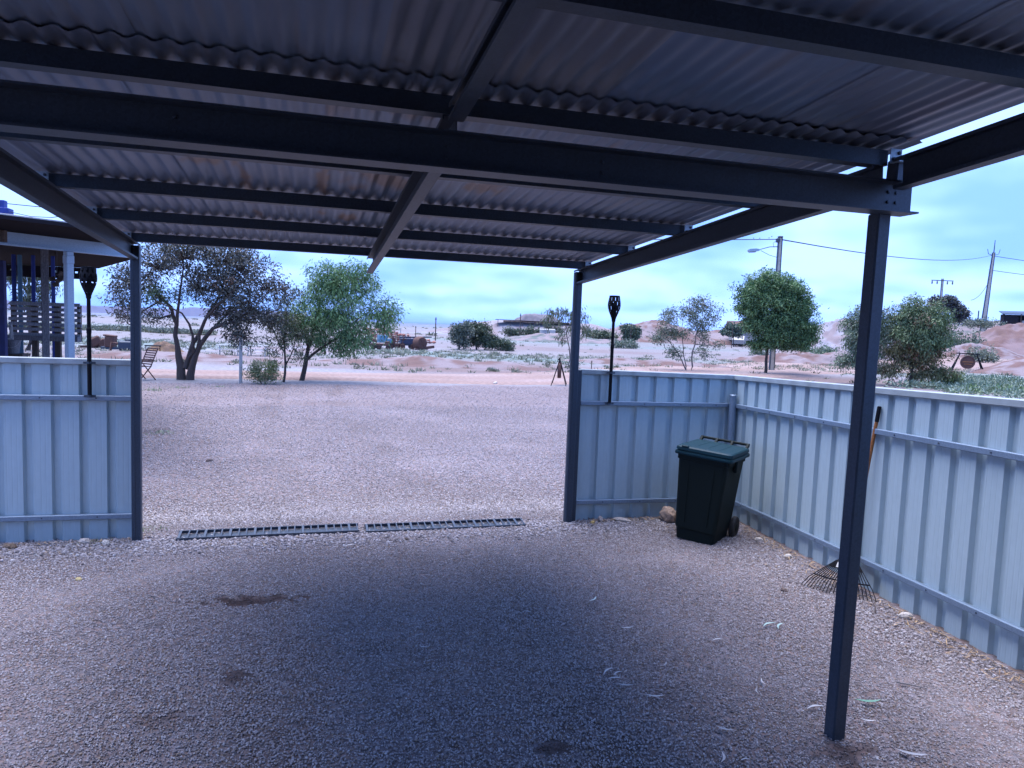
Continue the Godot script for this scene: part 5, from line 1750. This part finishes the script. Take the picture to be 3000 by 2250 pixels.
# pole of two steel channels with concrete between
func stobie(t: Node3D, h: float, w0: float, w1: float, lean := 0.0) -> void:
	var tp := Vector3(lean, h, 0)
	var mb := MB.new()
	mb.loft([[Vector3(-w0 * 0.36, -0.3, 0.06), Vector3(w0 * 0.36, -0.3, 0.06), Vector3(w0 * 0.36, -0.3, -0.06), Vector3(-w0 * 0.36, -0.3, -0.06)], [tp + Vector3(-w1 * 0.3, 0, 0.05), tp + Vector3(w1 * 0.3, 0, 0.05), tp + Vector3(w1 * 0.3, 0, -0.05), tp + Vector3(-w1 * 0.3, 0, -0.05)]])
	part("concrete_core", mb, M.concrete, t)
	for s in [-1.0, 1.0]:
		mb = MB.new()
		mb.bar(Vector3(s * w0 * 0.43, -0.3, 0), tp + Vector3(s * w1 * 0.42, 0.05, 0), w0 * 0.14, 0.15, Vector3.BACK)
		part("steel_flange", mb, M.dark_steel, t)


func make_poles() -> void:
	var t := thing("street_light_pole", "concrete and steel power pole carrying a street light behind the dense rounded tree", "power pole", Vector3(22.1, 0, -30.6), -0.3)
	stobie(t, 6.6, 0.26, 0.2)
	var mb := MB.new()
	mb.tube([Vector3(0, 6.15, 0), Vector3(-0.5, 6.12, 0.05), Vector3(-1.05, 5.95, 0.1)], [0.022, 0.02, 0.018], 7)
	mb.tube([Vector3(0, 5.6, 0), Vector3(-0.5, 5.72, 0.05), Vector3(-0.95, 5.92, 0.1)], [0.012, 0.012, 0.012], 6)
	mb.tube([Vector3(-0.1, 6.5, 0), Vector3(-0.35, 6.3, 0.03), Vector3(-0.28, 6.1, 0.03)], [0.01, 0.01, 0.01], 5)
	part("lamp_arm", mb, M.galv, t)
	mb = MB.new()
	var b := Basis(Vector3.BACK, 0.08)
	mb.loft([[Vector3(-1.02, 5.98, 0.03), Vector3(-1.02, 5.98, 0.17), Vector3(-1.02, 5.9, 0.17), Vector3(-1.02, 5.9, 0.03)], [Vector3(-1.2, 6.0, -0.03), Vector3(-1.2, 6.0, 0.23), Vector3(-1.2, 5.86, 0.23), Vector3(-1.2, 5.86, -0.03)], [Vector3(-1.5, 5.97, -0.02), Vector3(-1.5, 5.97, 0.22), Vector3(-1.5, 5.84, 0.22), Vector3(-1.5, 5.84, -0.02)], [Vector3(-1.58, 5.93, 0.03), Vector3(-1.58, 5.93, 0.17), Vector3(-1.58, 5.86, 0.17), Vector3(-1.58, 5.86, 0.03)]])
	var hd := part("lamp_head", mb, M.bright_galv, t)
	mb = MB.new()
	mb.box(Vector3(-1.36, 5.835, 0.1), Vector3(0.32, 0.05, 0.2), b, 0.02)
	part("lens", mb, M.glass, hd)
	mb = MB.new()
	mb.box(Vector3(-0.12, 6.45, 0.02), Vector3(0.16, 0.2, 0.2), Basis(), 0.02)
	mb.box(Vector3(0.0, 6.62, 0), Vector3(0.22, 0.08, 0.2), Basis(), 0.02)
	part("insulator_block", mb, M.dark_steel, t)
	for q in [[-1.3, 6.52], [-1.0, 6.53], [-0.55, 6.56], [-0.42, 6.63]]:
		mb = MB.new()
		mb.lathe([Vector2(0, 0.03), Vector2(0.02, 0.02), Vector2(0.022, -0.02), Vector2(0, -0.03)], 8, Vector3(q[0], q[1], 0.0))
		part("spacer", mb, M.wire, t)

	t = thing("leaning_power_pole", "tall leaning concrete and steel power pole on the ridge at right", "power pole", Vector3(109.0, 3.6, -94.6), -0.28)
	stobie(t, 13.3, 0.95, 0.42, 0.75)
	for s in [-1.0, 1.0]:
		mb = MB.new()
		mb.tube([Vector3(0.72, 12.9, 0), Vector3(0.72 + s * 0.85, 13.1, 0), Vector3(0.72 + s * 1.05, 13.9, 0)], [0.05, 0.05, 0.04], 6)
		part("insulator_arm", mb, M.galv, t)
	mb = MB.new()
	mb.tube([Vector3(0.75, 13.3, 0), Vector3(0.8, 15.4, 0)], [0.09, 0.05], 7)
	part("top_pin", mb, M.galv, t)

	t = thing("cross_arm_pole", "dark power pole with a single cross-arm behind the ridge gum tree", "power pole", Vector3(93.4, 3.8, -88.6), -0.25)
	stobie(t, 7.6, 0.4, 0.3)
	mb = MB.new()
	mb.box(Vector3(0, 7.35, 0), Vector3(3.4, 0.12, 0.12))
	part("cross_arm", mb, M.timber, t)
	for x in [-1.6, -0.8, 0.8, 1.6]:
		mb = MB.new()
		mb.lathe([Vector2(0, 0.0), Vector2(0.1, -0.05), Vector2(0.08, -0.2), Vector2(0.12, -0.22), Vector2(0.08, -0.5), Vector2(0, -0.52)], 8, Vector3(x, 7.28, 0))
		part("insulator", mb, M.grey_timber, t)

	wire("thin wire from the street light pole to the leaning pole on the ridge", Vector3(22.2, 6.5, -30.6), Vector3(109.6, 16.5, -94.8), 0.9, 0.032)
	wire("thin wire from the street light pole running left behind the carport roof", Vector3(22.0, 6.5, -30.6), Vector3(-20.0, 7.2, -42.0), 0.7, 0.022)
	wire("upper wire running right from the leaning pole on the ridge", Vector3(109.6, 16.5, -94.8), Vector3(175.0, 18.5, -105.0), 1.0, 0.05)
	wire("lower wire running right from the leaning pole on the ridge", Vector3(109.5, 14.1, -94.8), Vector3(175.0, 16.2, -105.0), 1.0, 0.045)
	wire("slack service wire from leaning pole down towards the cross-arm pole", Vector3(109.4, 11.8, -94.7), Vector3(93.0, 8.0, -83.0), 0.6, 0.04)

	# slim poles and pickets out on the flat
	for q in [[11.9, -70.6, 2.3, 0.06, "slim dark pole on the flat left of the three joined bushes"], [9.9, -70.5, 1.4, 0.04, "short thin pole left of the taller slim dark pole"], [8.6, -72.0, 1.2, 0.05, "short white marker post above the red rubble wall"], [26.5, -90.5, 3.4, 0.07, "pole standing at the foot of the dugout hill"], [34.6, -73.7, 2.5, 0.05, "thin pole between the right torch and the scraggly tree"], [9.9, -24.3, 0.62, 0.02, "steel picket just right of the right front carport post"], [60.0, -92.0, 1.5, 0.05, "thin post on the pinkish rise left of the red-roofed house"], [51.0, -79.0, 2.6, 0.05, "thin pole seen to the right of the scraggly tree"]]:
		var m2 := MB.new()
		var r: float = q[3]
		m2.lathe([Vector2(r, -0.3), Vector2(r * 0.85, q[2]), Vector2(r * 0.5, q[2] + r * 0.5), Vector2(0, q[2] + r * 0.6)], 8)
		m2.box(Vector3(0, q[2] * 0.93, 0), Vector3(r * 3.2, r * 1.2, r * 1.2), Basis(), r * 0.2)
		var o := single("marker_pole", m2, M.white if q[0] == 8.6 else M.timber, q[4], "pole", "slim poles out on the flat")
		o.position = Vector3(q[0], land(q[0], q[1]), q[1])


# ---------------------------------------------------------------- far buildings
func make_far_buildings() -> void:
	# dugout frontage on the knoll
	var t := thing("dugout_house", "low dugout house with a long dark awning on top of the pale hill", "house", Vector3(37.0, 2.35, -117.5), -0.2)
	var mb := MB.new()
	mb.box(Vector3(0, 0.30, 0), Vector3(13.5, 0.10, 1.8), Basis(Vector3.BACK, -0.012), 0.01)
	part("awning", mb, M.brown_sheet, t)
	mb = MB.new()
	mb.box(Vector3(0.4, -0.35, -1.2), Vector3(11.5, 1.25, 0.5))
	part("wall", mb, M.earth_wall, t)
	for k in 7:
		mb = MB.new()
		mb.box(Vector3(-6.4 + k * 2.1, -0.35, 0.8), Vector3(0.09, 1.25, 0.09))
		part("post", mb, M.timber, t)
	for k in 3:
		mb = MB.new()
		mb.box(Vector3(-4.0 + k * 3.8, -0.1, -0.93), Vector3(1.1, 0.5, 0.06))
		var w := part("window", mb, M.white, t)
		mb = MB.new()
		mb.box(Vector3(-4.0 + k * 3.8, -0.1, -0.89), Vector3(0.95, 0.36, 0.04))
		part("pane", mb, M.glass, w)
	# white van below the hill
	t = thing("caravan", "small white caravan among the low bushes below the dugout hill", "caravan", Vector3(32.3, 0.55, -96.4), -0.2)
	mb = MB.new()
	mb.box(Vector3(0, 0.55, 0), Vector3(2.2, 0.85, 1.2), Basis(), 0.15)
	part("body", mb, M.white, t)
	mb = MB.new()
	mb.box(Vector3(-0.3, 0.65, 0.61), Vector3(0.8, 0.3, 0.03))
	part("window", mb, M.glass, t)
	for s in [-0.4, 0.4]:
		mb = MB.new()
		mb.lathe([Vector2(0, -0.08), Vector2(0.24, -0.07), Vector2(0.24, 0.07), Vector2(0, 0.08)], 14, Vector3(s, 0.1, 0.55), Basis(Vector3.RIGHT, PI / 2))
		part("wheel", mb, M.rubber, t)
	# red-roofed house
	t = thing("red_roofed_house", "red-roofed house half hidden behind the dense rounded tree", "house", Vector3(66.5, 1.1, -97.0), -0.45)
	mb = MB.new()
	mb.box(Vector3(0, 0.5, 0), Vector3(7.0, 1.6, 5.0))
	part("wall", mb, M.concrete, t)
	mb = MB.new()
	mb.prism(PackedVector2Array([Vector2(-3.2, 1.3), Vector2(3.2, 1.3), Vector2(3.3, 1.4), Vector2(0, 2.7), Vector2(-3.3, 1.4)]), -4.2, 4.2, Transform3D(Basis(Vector3.UP, PI / 2), Vector3.ZERO))
	part("roof", mb, M.rust, t)
	mb = MB.new()
	mb.box(Vector3(-1.9, 0.55, 2.52), Vector3(1.2, 0.8, 0.08))
	part("window", mb, M.glass, t)
	# white car below it
	t = thing("white_car", "white car parked in front of the red-roofed house", "car", Vector3(60.3, 0.1, -91.5), 0.9)
	mb = MB.new()
	mb.prism(PackedVector2Array([Vector2(-2.0, 0.25), Vector2(2.0, 0.25), Vector2(2.1, 0.6), Vector2(1.9, 0.85), Vector2(1.0, 0.95), Vector2(0.5, 1.4), Vector2(-1.3, 1.45), Vector2(-1.9, 0.95), Vector2(-2.1, 0.85)]), -0.8, 0.8)
	part("body", mb, M.white, t)
	for s in [-0.81, 0.81]:
		mb = MB.new()
		mb.prism(PackedVector2Array([Vector2(0.8, 0.95), Vector2(0.42, 1.32), Vector2(-1.2, 1.36), Vector2(-1.6, 0.95)]), s - 0.01, s + 0.01)
		part("side_window", mb, M.glass, t)
		for x in [-1.25, 1.3]:
			mb = MB.new()
			mb.lathe([Vector2(0, -0.1), Vector2(0.2, -0.1), Vector2(0.31, -0.08), Vector2(0.31, 0.08), Vector2(0.2, 0.1), Vector2(0, 0.1)], 16, Vector3(x, 0.31, s * 0.92), Basis(Vector3.RIGHT, PI / 2))
			part("wheel", mb, M.rubber, t)
	# open shed on the ridge
	t = thing("ridge_shed", "dark open-fronted tin shed on top of the ridge at the right edge", "shed", Vector3(114.5, 4.4, -90.3), -0.75)
	mb = MB.new()
	mb.prism(PackedVector2Array([Vector2(-2.2, 2.25), Vector2(2.4, 2.85), Vector2(2.4, 2.97), Vector2(-2.2, 2.37)]), -4.5, 4.5, Transform3D(Basis(Vector3.UP, PI / 2), Vector3.ZERO))
	part("roof", mb, M.galv, t)
	mb = MB.new()
	mb.box(Vector3(0, 0.9, -2.0), Vector3(8.4, 2.9, 0.1))
	mb.box(Vector3(-4.2, 0.9, 0), Vector3(0.1, 2.8, 4.0))
	mb.box(Vector3(4.2, 0.9, 0), Vector3(0.1, 2.8, 4.0))
	mb.box(Vector3(-3.2, 0.9, 1.9), Vector3(1.9, 2.6, 0.08))
	part("wall", mb, M.brown_sheet, t)
	for x in [-1.9, 0.2, 2.2]:
		mb = MB.new()
		mb.box(Vector3(x, 0.9, 1.95), Vector3(0.12, 2.9, 0.12))
		part("post", mb, M.timber, t)
	mb = MB.new()
	mb.box(Vector3(-1.2, 0.6, 1.4), Vector3(1.0, 1.4, 0.5), Basis(), 0.05)
	part("pale_cupboard", mb, M.white, t)
	# blue frame machine beside it
	t = thing("ridge_machine", "blue steel frame with a sloping railing on the ridge left of the shed", "machine", Vector3(104.3, 4.2, -93.7), -0.7)
	for k in 8:
		mb = MB.new()
		mb.box(Vector3(-2.6 + k * 0.55, 1.15 - k * 0.04, 0), Vector3(0.1, 1.9 - k * 0.11, 0.1))
		part("upright", mb, M.blue, t)
	mb = MB.new()
	mb.bar(Vector3(-2.8, 2.0, 0.1), Vector3(2.6, 0.9, 0.1), 0.1, 0.12)
	mb.bar(Vector3(-2.8, 0.6, 0.1), Vector3(2.6, 0.5, 0.1), 0.1, 0.12)
	part("rail", mb, M.blue, t)
	mb = MB.new()
	mb.box(Vector3(2.0, 1.0, 0), Vector3(1.4, 1.1, 0.8), Basis(), 0.05)
	part("housing", mb, M.sky_blue, t)
	mb = MB.new()
	mb.bar(Vector3(1.7, 0.5, 0), Vector3(1.7, 2.9, 0), 0.16, 0.16)
	part("mast", mb, M.dark_steel, t)
	# red rubble wall on the flat
	t = thing("rubble_wall", "ruined wall of red rubble stone sloping down to the right on the flat", "wall", Vector3(7.2, 0, -61.2), -0.1)
	var rr := RandomNumberGenerator.new()
	rr.seed = 31
	var shapes := []
	for k in 5:
		var sm := pebble(700 + k, 0.2, 0.8)
		shapes.append(sm.mesh())
	var tones := []
	for c in [lin(0.30, 0.13, 0.10), lin(0.24, 0.10, 0.08), lin(0.36, 0.18, 0.14), lin(0.20, 0.09, 0.09)]:
		tones.append(mat(c, 0.95))
	var n := 0
	for row in 6:
		var x := -3.2
		while x < 2.9:
			var top := lerpf(1.12, 0.12, clampf((x + 2.2) / 4.9, 0.0, 1.0))
			var y := 0.09 + row * 0.185
			x += rr.randf_range(0.22, 0.36)
			if y > top + 0.08:
				continue
			var s := piece("stone", shapes[n % 5], tones[rr.randi() % 4], t)
			s.position = Vector3(x, y + rr.randf_range(-0.02, 0.02), rr.randfn() * 0.04)
			s.basis = Basis(Vector3.UP, rr.randf() * TAU) * Basis.from_scale(Vector3(0.2, 0.14, 0.2) * rr.randf_range(0.8, 1.15))
			n += 1


# ---------------------------------------------------------------- things about the yard
func tripod(called: String, label: String, at: Vector3, turn: float, h: float, w: float, r: float, lw := 0.036) -> void:
	var t := thing(called, label, "sign", at, turn, "tripods hung with round rusty discs")
	for s in [-1.0, 1.0]:
		for d in [-1.0, 1.0]:
			var mb := MB.new()
			mb.tube([Vector3(s * w * 0.5, -0.03, d * (0.16 if h > 1.0 else 0.3) * h), Vector3(s * w * 0.25, h, 0)], [lw * h, lw * 0.85 * h], 7)
			part("leg", mb, M.black, t)
	var mb2 := MB.new()
	mb2.bar(Vector3(-w * 0.36, h, 0), Vector3(w * 0.34, h * 0.985, 0), 0.05 * h, 0.055 * h)
	mb2.tube([Vector3(-w * 0.28, h * 0.98, -0.05), Vector3(-w * 0.28, h * 1.09, 0.02)], [0.02, 0.02], 6)
	part("crossbar", mb2, M.black, t)
	mb2 = MB.new()
	var cy := h - r * 1.32
	mb2.lathe([Vector2(0, -0.03), Vector2(r * 0.88, -0.03), Vector2(r * 0.9, -0.055), Vector2(r, -0.055), Vector2(r, 0.055), Vector2(r * 0.9, 0.055), Vector2(r * 0.88, 0.03), Vector2(0, 0.03)], 28, Vector3(0, cy, 0), Basis(Vector3.RIGHT, PI / 2))
	var disc := part("disc", mb2, M.rust, t)
	mb2 = MB.new()
	mb2.box(Vector3(0, cy + 0.05 * r, 0.036), Vector3(r * 1.45, r * 0.12, 0.012))
	mb2.box(Vector3(0, cy - 0.3 * r, 0.036), Vector3(r * 1.0, r * 0.1, 0.012))
	part("raised_band", mb2, M.orange, disc)
	for x in [-0.5, 0.5]:
		mb2 = MB.new()
		mb2.tube([Vector3(x * r, h, 0), Vector3(x * r * 0.9, cy + r * 0.8, 0)], [0.012, 0.012], 5)
		part("chain", mb2, M.black, t)


func make_yard_things() -> void:
	tripod("tripod_sign", "black tripod with a round rusty disc seen edge-on beside the right front post", Vector3(7.45, 0, -20.9), 1.2, 0.80, 0.75, 0.25, 0.017)
	tripod("tripod_sign", "black tripod with a round rusty disc facing the road, far right", Vector3(37.6, 0.02, -33.4), -0.55, 1.12, 1.75, 0.39)
	# folding chair seen from behind the post
	var t := thing("folding_chair", "dark slatted wooden folding chair beside the left front carport post", "chair", Vector3(-4.30, 0, -20.7), -0.75)
	t.scale = Vector3.ONE * 0.85
	for s in [-0.24, 0.24]:
		var mb := MB.new()
		mb.tube([Vector3(s, -0.01, -0.30), Vector3(s, 0.42, 0.05), Vector3(s, 0.5, 0.12)], [0.017, 0.017, 0.017], 6)
		part("leg", mb, M.red_timber, t)
		mb = MB.new()
		mb.tube([Vector3(s, -0.01, 0.28), Vector3(s, 0.42, -0.12), Vector3(s, 1.0, -0.38)], [0.017, 0.018, 0.017], 6)
		part("leg", mb, M.red_timber, t)
		mb = MB.new()
		mb.bar(Vector3(s * 1.08, 0.62, 0.22), Vector3(s * 1.08, 0.62, -0.24), 0.05, 0.02)
		part("armrest", mb, M.red_timber, t)
	for k in 8:
		var mb := MB.new()
		var f := k / 7.0
		mb.box(Vector3(0, lerpf(0.5, 0.98, f), lerpf(-0.155, -0.365, f)), Vector3(0.48, 0.042, 0.014), Basis(Vector3.RIGHT, -0.4), 0.003)
		part("back_slat", mb, M.red_timber, t)
	for k in 6:
		var mb := MB.new()
		mb.box(Vector3(0, 0.43, -0.14 + k * 0.072), Vector3(0.46, 0.016, 0.056), Basis(), 0.003)
		part("seat_slat", mb, M.red_timber, t)
	# white post
	var wp := MB.new()
	wp.box(Vector3(0, 0.55, 0), Vector3(0.08, 1.3, 0.08), Basis(), 0.008)
	wp.box(Vector3(0, 1.215, 0), Vector3(0.11, 0.03, 0.11), Basis(), 0.008)
	var o := single("white_post", wp, M.white, "slim white post between the dark tree and the low pale shrub", "post")
	o.position = Vector3(-1.8, 0, -20.1)
	# pale picnic tables
	for q in [[-3.55, -34.0, 0.1, "weathered white picnic table, left of two behind the dark tree"], [-2.35, -34.4, -0.15, "weathered white picnic table, right of two behind the dark tree"]]:
		t = thing("picnic_table", q[3], "table", Vector3(q[0], 0.0, q[1]), q[2], "picnic tables behind the dark tree")
		t.scale = Vector3.ONE * 0.62
		for k in 5:
			var mb := MB.new()
			mb.box(Vector3(0, 0.74, -0.3 + k * 0.15), Vector3(1.7, 0.035, 0.13))
			part("top_plank", mb, M.white, t)
		for s in [-1.0, 1.0]:
			var mb := MB.new()
			mb.box(Vector3(0, 0.44, s * 0.62), Vector3(1.7, 0.035, 0.24))
			part("bench", mb, M.white, t)
			mb = MB.new()
			mb.bar(Vector3(s * 0.6, -0.04, 0.55), Vector3(s * 0.6, 0.72, 0.2), 0.08, 0.05)
			mb.bar(Vector3(s * 0.6, -0.04, -0.55), Vector3(s * 0.6, 0.72, -0.2), 0.08, 0.05)
			mb.bar(Vector3(s * 0.6, 0.41, -0.72), Vector3(s * 0.6, 0.41, 0.72), 0.05, 0.07)
			part("leg_frame", mb, M.white, t)
	# dark barbecue table left of the tree
	t = thing("plate_table", "dark metal table left of the large dark tree, beyond the chair", "table", Vector3(-6.3, 0, -32.3), 0.2)
	var mb3 := MB.new()
	mb3.box(Vector3(0, 0.42, 0), Vector3(0.62, 0.04, 0.4))
	part("top", mb3, M.black, t)
	for s in [-0.26, 0.26]:
		for d in [-0.15, 0.15]:
			mb3 = MB.new()
			mb3.bar(Vector3(s, -0.05, d), Vector3(s, 0.42, d), 0.03, 0.03)
			part("leg", mb3, M.black, t)


# ---------------------------------------------------------------- old mining machinery
func wheel(t: Node3D, at: Vector3, r: float, w: float, turn := 0.0, m: Material = null) -> void:
	var b := Basis(Vector3.UP, turn) * Basis(Vector3.RIGHT, PI / 2)
	var mb := MB.new()
	mb.lathe([Vector2(r * 0.62, -w / 2), Vector2(r * 0.95, -w / 2), Vector2(r, -w * 0.3), Vector2(r, w * 0.3), Vector2(r * 0.95, w / 2), Vector2(r * 0.62, w / 2)], 18, at, b)
	var ty := part("wheel", mb, m if m else M.rubber, t)
	mb = MB.new()
	mb.lathe([Vector2(0, -w * 0.35), Vector2(r * 0.62, -w * 0.25), Vector2(r * 0.62, w * 0.25), Vector2(0, w * 0.35)], 14, at, b)
	part("rim", mb, M.rust, ty)


func make_machinery() -> void:
	var t := thing("blue_cart", "bright blue box cart on small wheels in the row of old machinery", "cart", Vector3(4.45, 0, -47.2), 0.25)
	var mb := MB.new()
	mb.box(Vector3(0, 0.62, 0), Vector3(0.55, 0.5, 0.5), Basis(), 0.02)
	mb.box(Vector3(0.55, 0.5, 0), Vector3(0.6, 0.28, 0.45), Basis(), 0.02)
	part("box", mb, M.sky_blue, t)
	mb = MB.new()
	mb.box(Vector3(0.1, 0.27, 0), Vector3(1.5, 0.09, 0.5))
	mb.bar(Vector3(-0.6, 0.27, 0), Vector3(-1.3, 0.12, 0), 0.06, 0.06)
	part("chassis", mb, M.rust, t)
	for x in [-0.3, 0.55]:
		for s in [-0.3, 0.3]:
			wheel(t, Vector3(x, 0.17, s), 0.18, 0.1)
	t = thing("rusty_drum", "large rusty round drum at the right end of the machinery row", "drum", Vector3(6.85, 0, -46.7), 0.5)
	mb = MB.new()
	mb.lathe([Vector2(0, -0.3), Vector2(0.36, -0.3), Vector2(0.40, -0.26), Vector2(0.44, -0.1), Vector2(0.44, 0.1), Vector2(0.40, 0.26), Vector2(0.36, 0.3), Vector2(0, 0.3)], 22, Vector3(0, 0.43, 0), Basis(Vector3.RIGHT, PI / 2))
	part("shell", mb, M.rust, t)
	mb = MB.new()
	for k in 6:
		var a := TAU * k / 6
		mb.bar(Vector3(cos(a), 0, 0) * 0.05 + Vector3(0, 0.43 + sin(a) * 0.05, 0.31), Vector3(cos(a) * 0.36, 0.43 + sin(a) * 0.36, 0.31), 0.04, 0.03)
	part("spoke", mb, M.rust, t)
	mb = MB.new()
	mb.bar(Vector3(0.2, 0.1, 0.2), Vector3(0.95, 0.2, 0.3), 0.12, 0.18)
	mb.bar(Vector3(-0.5, 0.05, 0.2), Vector3(0.5, 0.05, 0.2), 0.1, 0.1)
	part("sledge", mb, M.rust, t)
	t = thing("steel_bogie", "dark blue flat bogie with a long beam beside the rusty drum", "trailer", Vector3(6.1, 0, -47.6), 0.1)
	mb = MB.new()
	mb.box(Vector3(0, 0.5, 0), Vector3(0.85, 0.38, 0.6), Basis(), 0.02)
	part("tank", mb, M.navy, t)
	mb = MB.new()
	mb.bar(Vector3(-0.7, 0.36, 0.2), Vector3(-0.1, 0.86, 0.2), 0.05, 0.05)
	mb.bar(Vector3(-0.5, 0.74, 0), Vector3(1.7, 0.82, 0), 0.09, 0.09)
	mb.box(Vector3(0.0, 0.26, 0), Vector3(1.1, 0.09, 0.55))
	part("frame", mb, M.dark_steel, t)
	for x in [-0.35, 0.35]:
		for s in [-0.3, 0.3]:
			wheel(t, Vector3(x, 0.15, s), 0.17, 0.09, 0.0, M.rust)
	t = thing("rusty_winch", "rusty winch frame with wheels between blue cart and bogie", "machine", Vector3(5.35, 0, -47.3), -0.1)
	mb = MB.new()
	mb.bar(Vector3(-0.45, 0.3, 0), Vector3(0.6, 0.3, 0), 0.1, 0.1)
	mb.bar(Vector3(-0.4, 0.66, 0), Vector3(0.7, 0.62, 0), 0.05, 0.05)
	mb.bar(Vector3(-0.2, 0.3, 0), Vector3(-0.2, 0.85, 0), 0.05, 0.05)
	mb.bar(Vector3(0.1, -0.1, 0.3), Vector3(0.1, 1.05, 0.3), 0.03, 0.03)
	mb.bar(Vector3(0.4, 0.3, 0), Vector3(0.55, 0.8, 0), 0.06, 0.06)
	part("frame", mb, M.rust, t)
	mb = MB.new()
	mb.lathe([Vector2(0, -0.2), Vector2(0.2, -0.2), Vector2(0.2, -0.17), Vector2(0.12, -0.16), Vector2(0.12, 0.16), Vector2(0.2, 0.17), Vector2(0.2, 0.2), Vector2(0, 0.2)], 16, Vector3(-0.2, 0.52, 0), Basis(Vector3.RIGHT, PI / 2))
	part("spool", mb, M.rust, t)
	for x in [-0.35, 0.05, 0.45]:
		for s in [-0.22, 0.22]:
			wheel(t, Vector3(x, 0.15, s), 0.17, 0.08, 0.0, M.rust)
	t = thing("grey_engine", "small pale-topped engine on skids at left of the blue cart", "engine", Vector3(3.5, 0, -47.4), 0.2)
	mb = MB.new()
	mb.box(Vector3(0, 0.45, 0), Vector3(0.5, 0.35, 0.4), Basis(), 0.06)
	part("block", mb, M.galv, t)
	mb = MB.new()
	mb.prism(PackedVector2Array([Vector2(-0.34, 0.63), Vector2(0.34, 0.63), Vector2(0.0, 0.83)]), -0.25, 0.25)
	part("hood", mb, M.white, t)
	mb = MB.new()
	mb.bar(Vector3(-0.7, 0.2, 0.2), Vector3(0.6, 0.2, 0.2), 0.1, 0.12)
	mb.bar(Vector3(-0.7, 0.2, -0.2), Vector3(0.6, 0.2, -0.2), 0.1, 0.12)
	part("skid", mb, M.rust, t)
	for x in [-0.3, 0.3]:
		wheel(t, Vector3(x, 0.16, 0.25), 0.17, 0.08)
	t = thing("low_barrow", "low dark barrow in front of the blue cart", "cart", Vector3(4.3, 0, -45.3), -0.15)
	mb = MB.new()
	mb.box(Vector3(0, 0.3, 0), Vector3(0.9, 0.14, 0.4), Basis(), 0.02)
	mb.box(Vector3(0.3, 0.42, 0), Vector3(0.3, 0.2, 0.3), Basis(), 0.03)
	part("tray", mb, M.rust, t)
	for x in [-0.55, -0.2, 0.35]:
		wheel(t, Vector3(x, 0.13, 0.22), 0.15, 0.1)
	# behind the left fence
	t = thing("rusty_engine", "rusty engine lump behind the left fence, nearest the torch", "engine", Vector3(-9.95, -0.05, -38.2), 0.3)
	mb = MB.new()
	mb.box(Vector3(0, 0.35, 0), Vector3(0.5, 0.45, 0.4), Basis(Vector3.BACK, 0.5), 0.06)
	mb.lathe([Vector2(0, -0.12), Vector2(0.22, -0.12), Vector2(0.26, 0), Vector2(0.22, 0.12), Vector2(0, 0.12)], 14, Vector3(0.35, 0.26, 0.1), Basis(Vector3.RIGHT, PI / 2))
	part("block", mb, M.rust, t)
	mb = MB.new()
	mb.bar(Vector3(-0.7, 0.1, 0), Vector3(0.8, 0.06, 0), 0.1, 0.12)
	part("skid", mb, M.rust, t)
	t = thing("rusty_engine", "upright rusty engine behind the left fence, middle of three lumps", "engine", Vector3(-8.95, -0.02, -36.8), -0.2)
	mb = MB.new()
	mb.box(Vector3(0, 0.38, 0), Vector3(0.42, 0.5, 0.4), Basis(Vector3.BACK, -0.06), 0.04)
	mb.box(Vector3(-0.02, 0.66, 0), Vector3(0.5, 0.08, 0.4), Basis(Vector3.BACK, -0.1), 0.03)
	part("block", mb, M.rust, t)
	mb = MB.new()
	mb.bar(Vector3(-0.4, 0.08, 0), Vector3(0.5, 0.08, 0), 0.3, 0.14)
	part("skid", mb, M.dark_steel, t)
	t = thing("grey_pump", "grey-green pump box behind the left fence beside the carport post", "pump", Vector3(-8.0, -0.02, -35.6), 0.15)
	mb = MB.new()
	mb.box(Vector3(0, 0.28, 0), Vector3(0.7, 0.42, 0.45), Basis(), 0.06)
	mb.box(Vector3(0.1, 0.53, 0), Vector3(0.35, 0.12, 0.3), Basis(), 0.03)
	part("housing", mb, M.galv, t)
	mb = MB.new()
	mb.tube([Vector3(-0.35, 0.35, 0.1), Vector3(-0.6, 0.4, 0.1), Vector3(-0.65, 0.02, 0.1)], [0.05, 0.05, 0.05], 8)
	part("pipe", mb, M.rust, t)
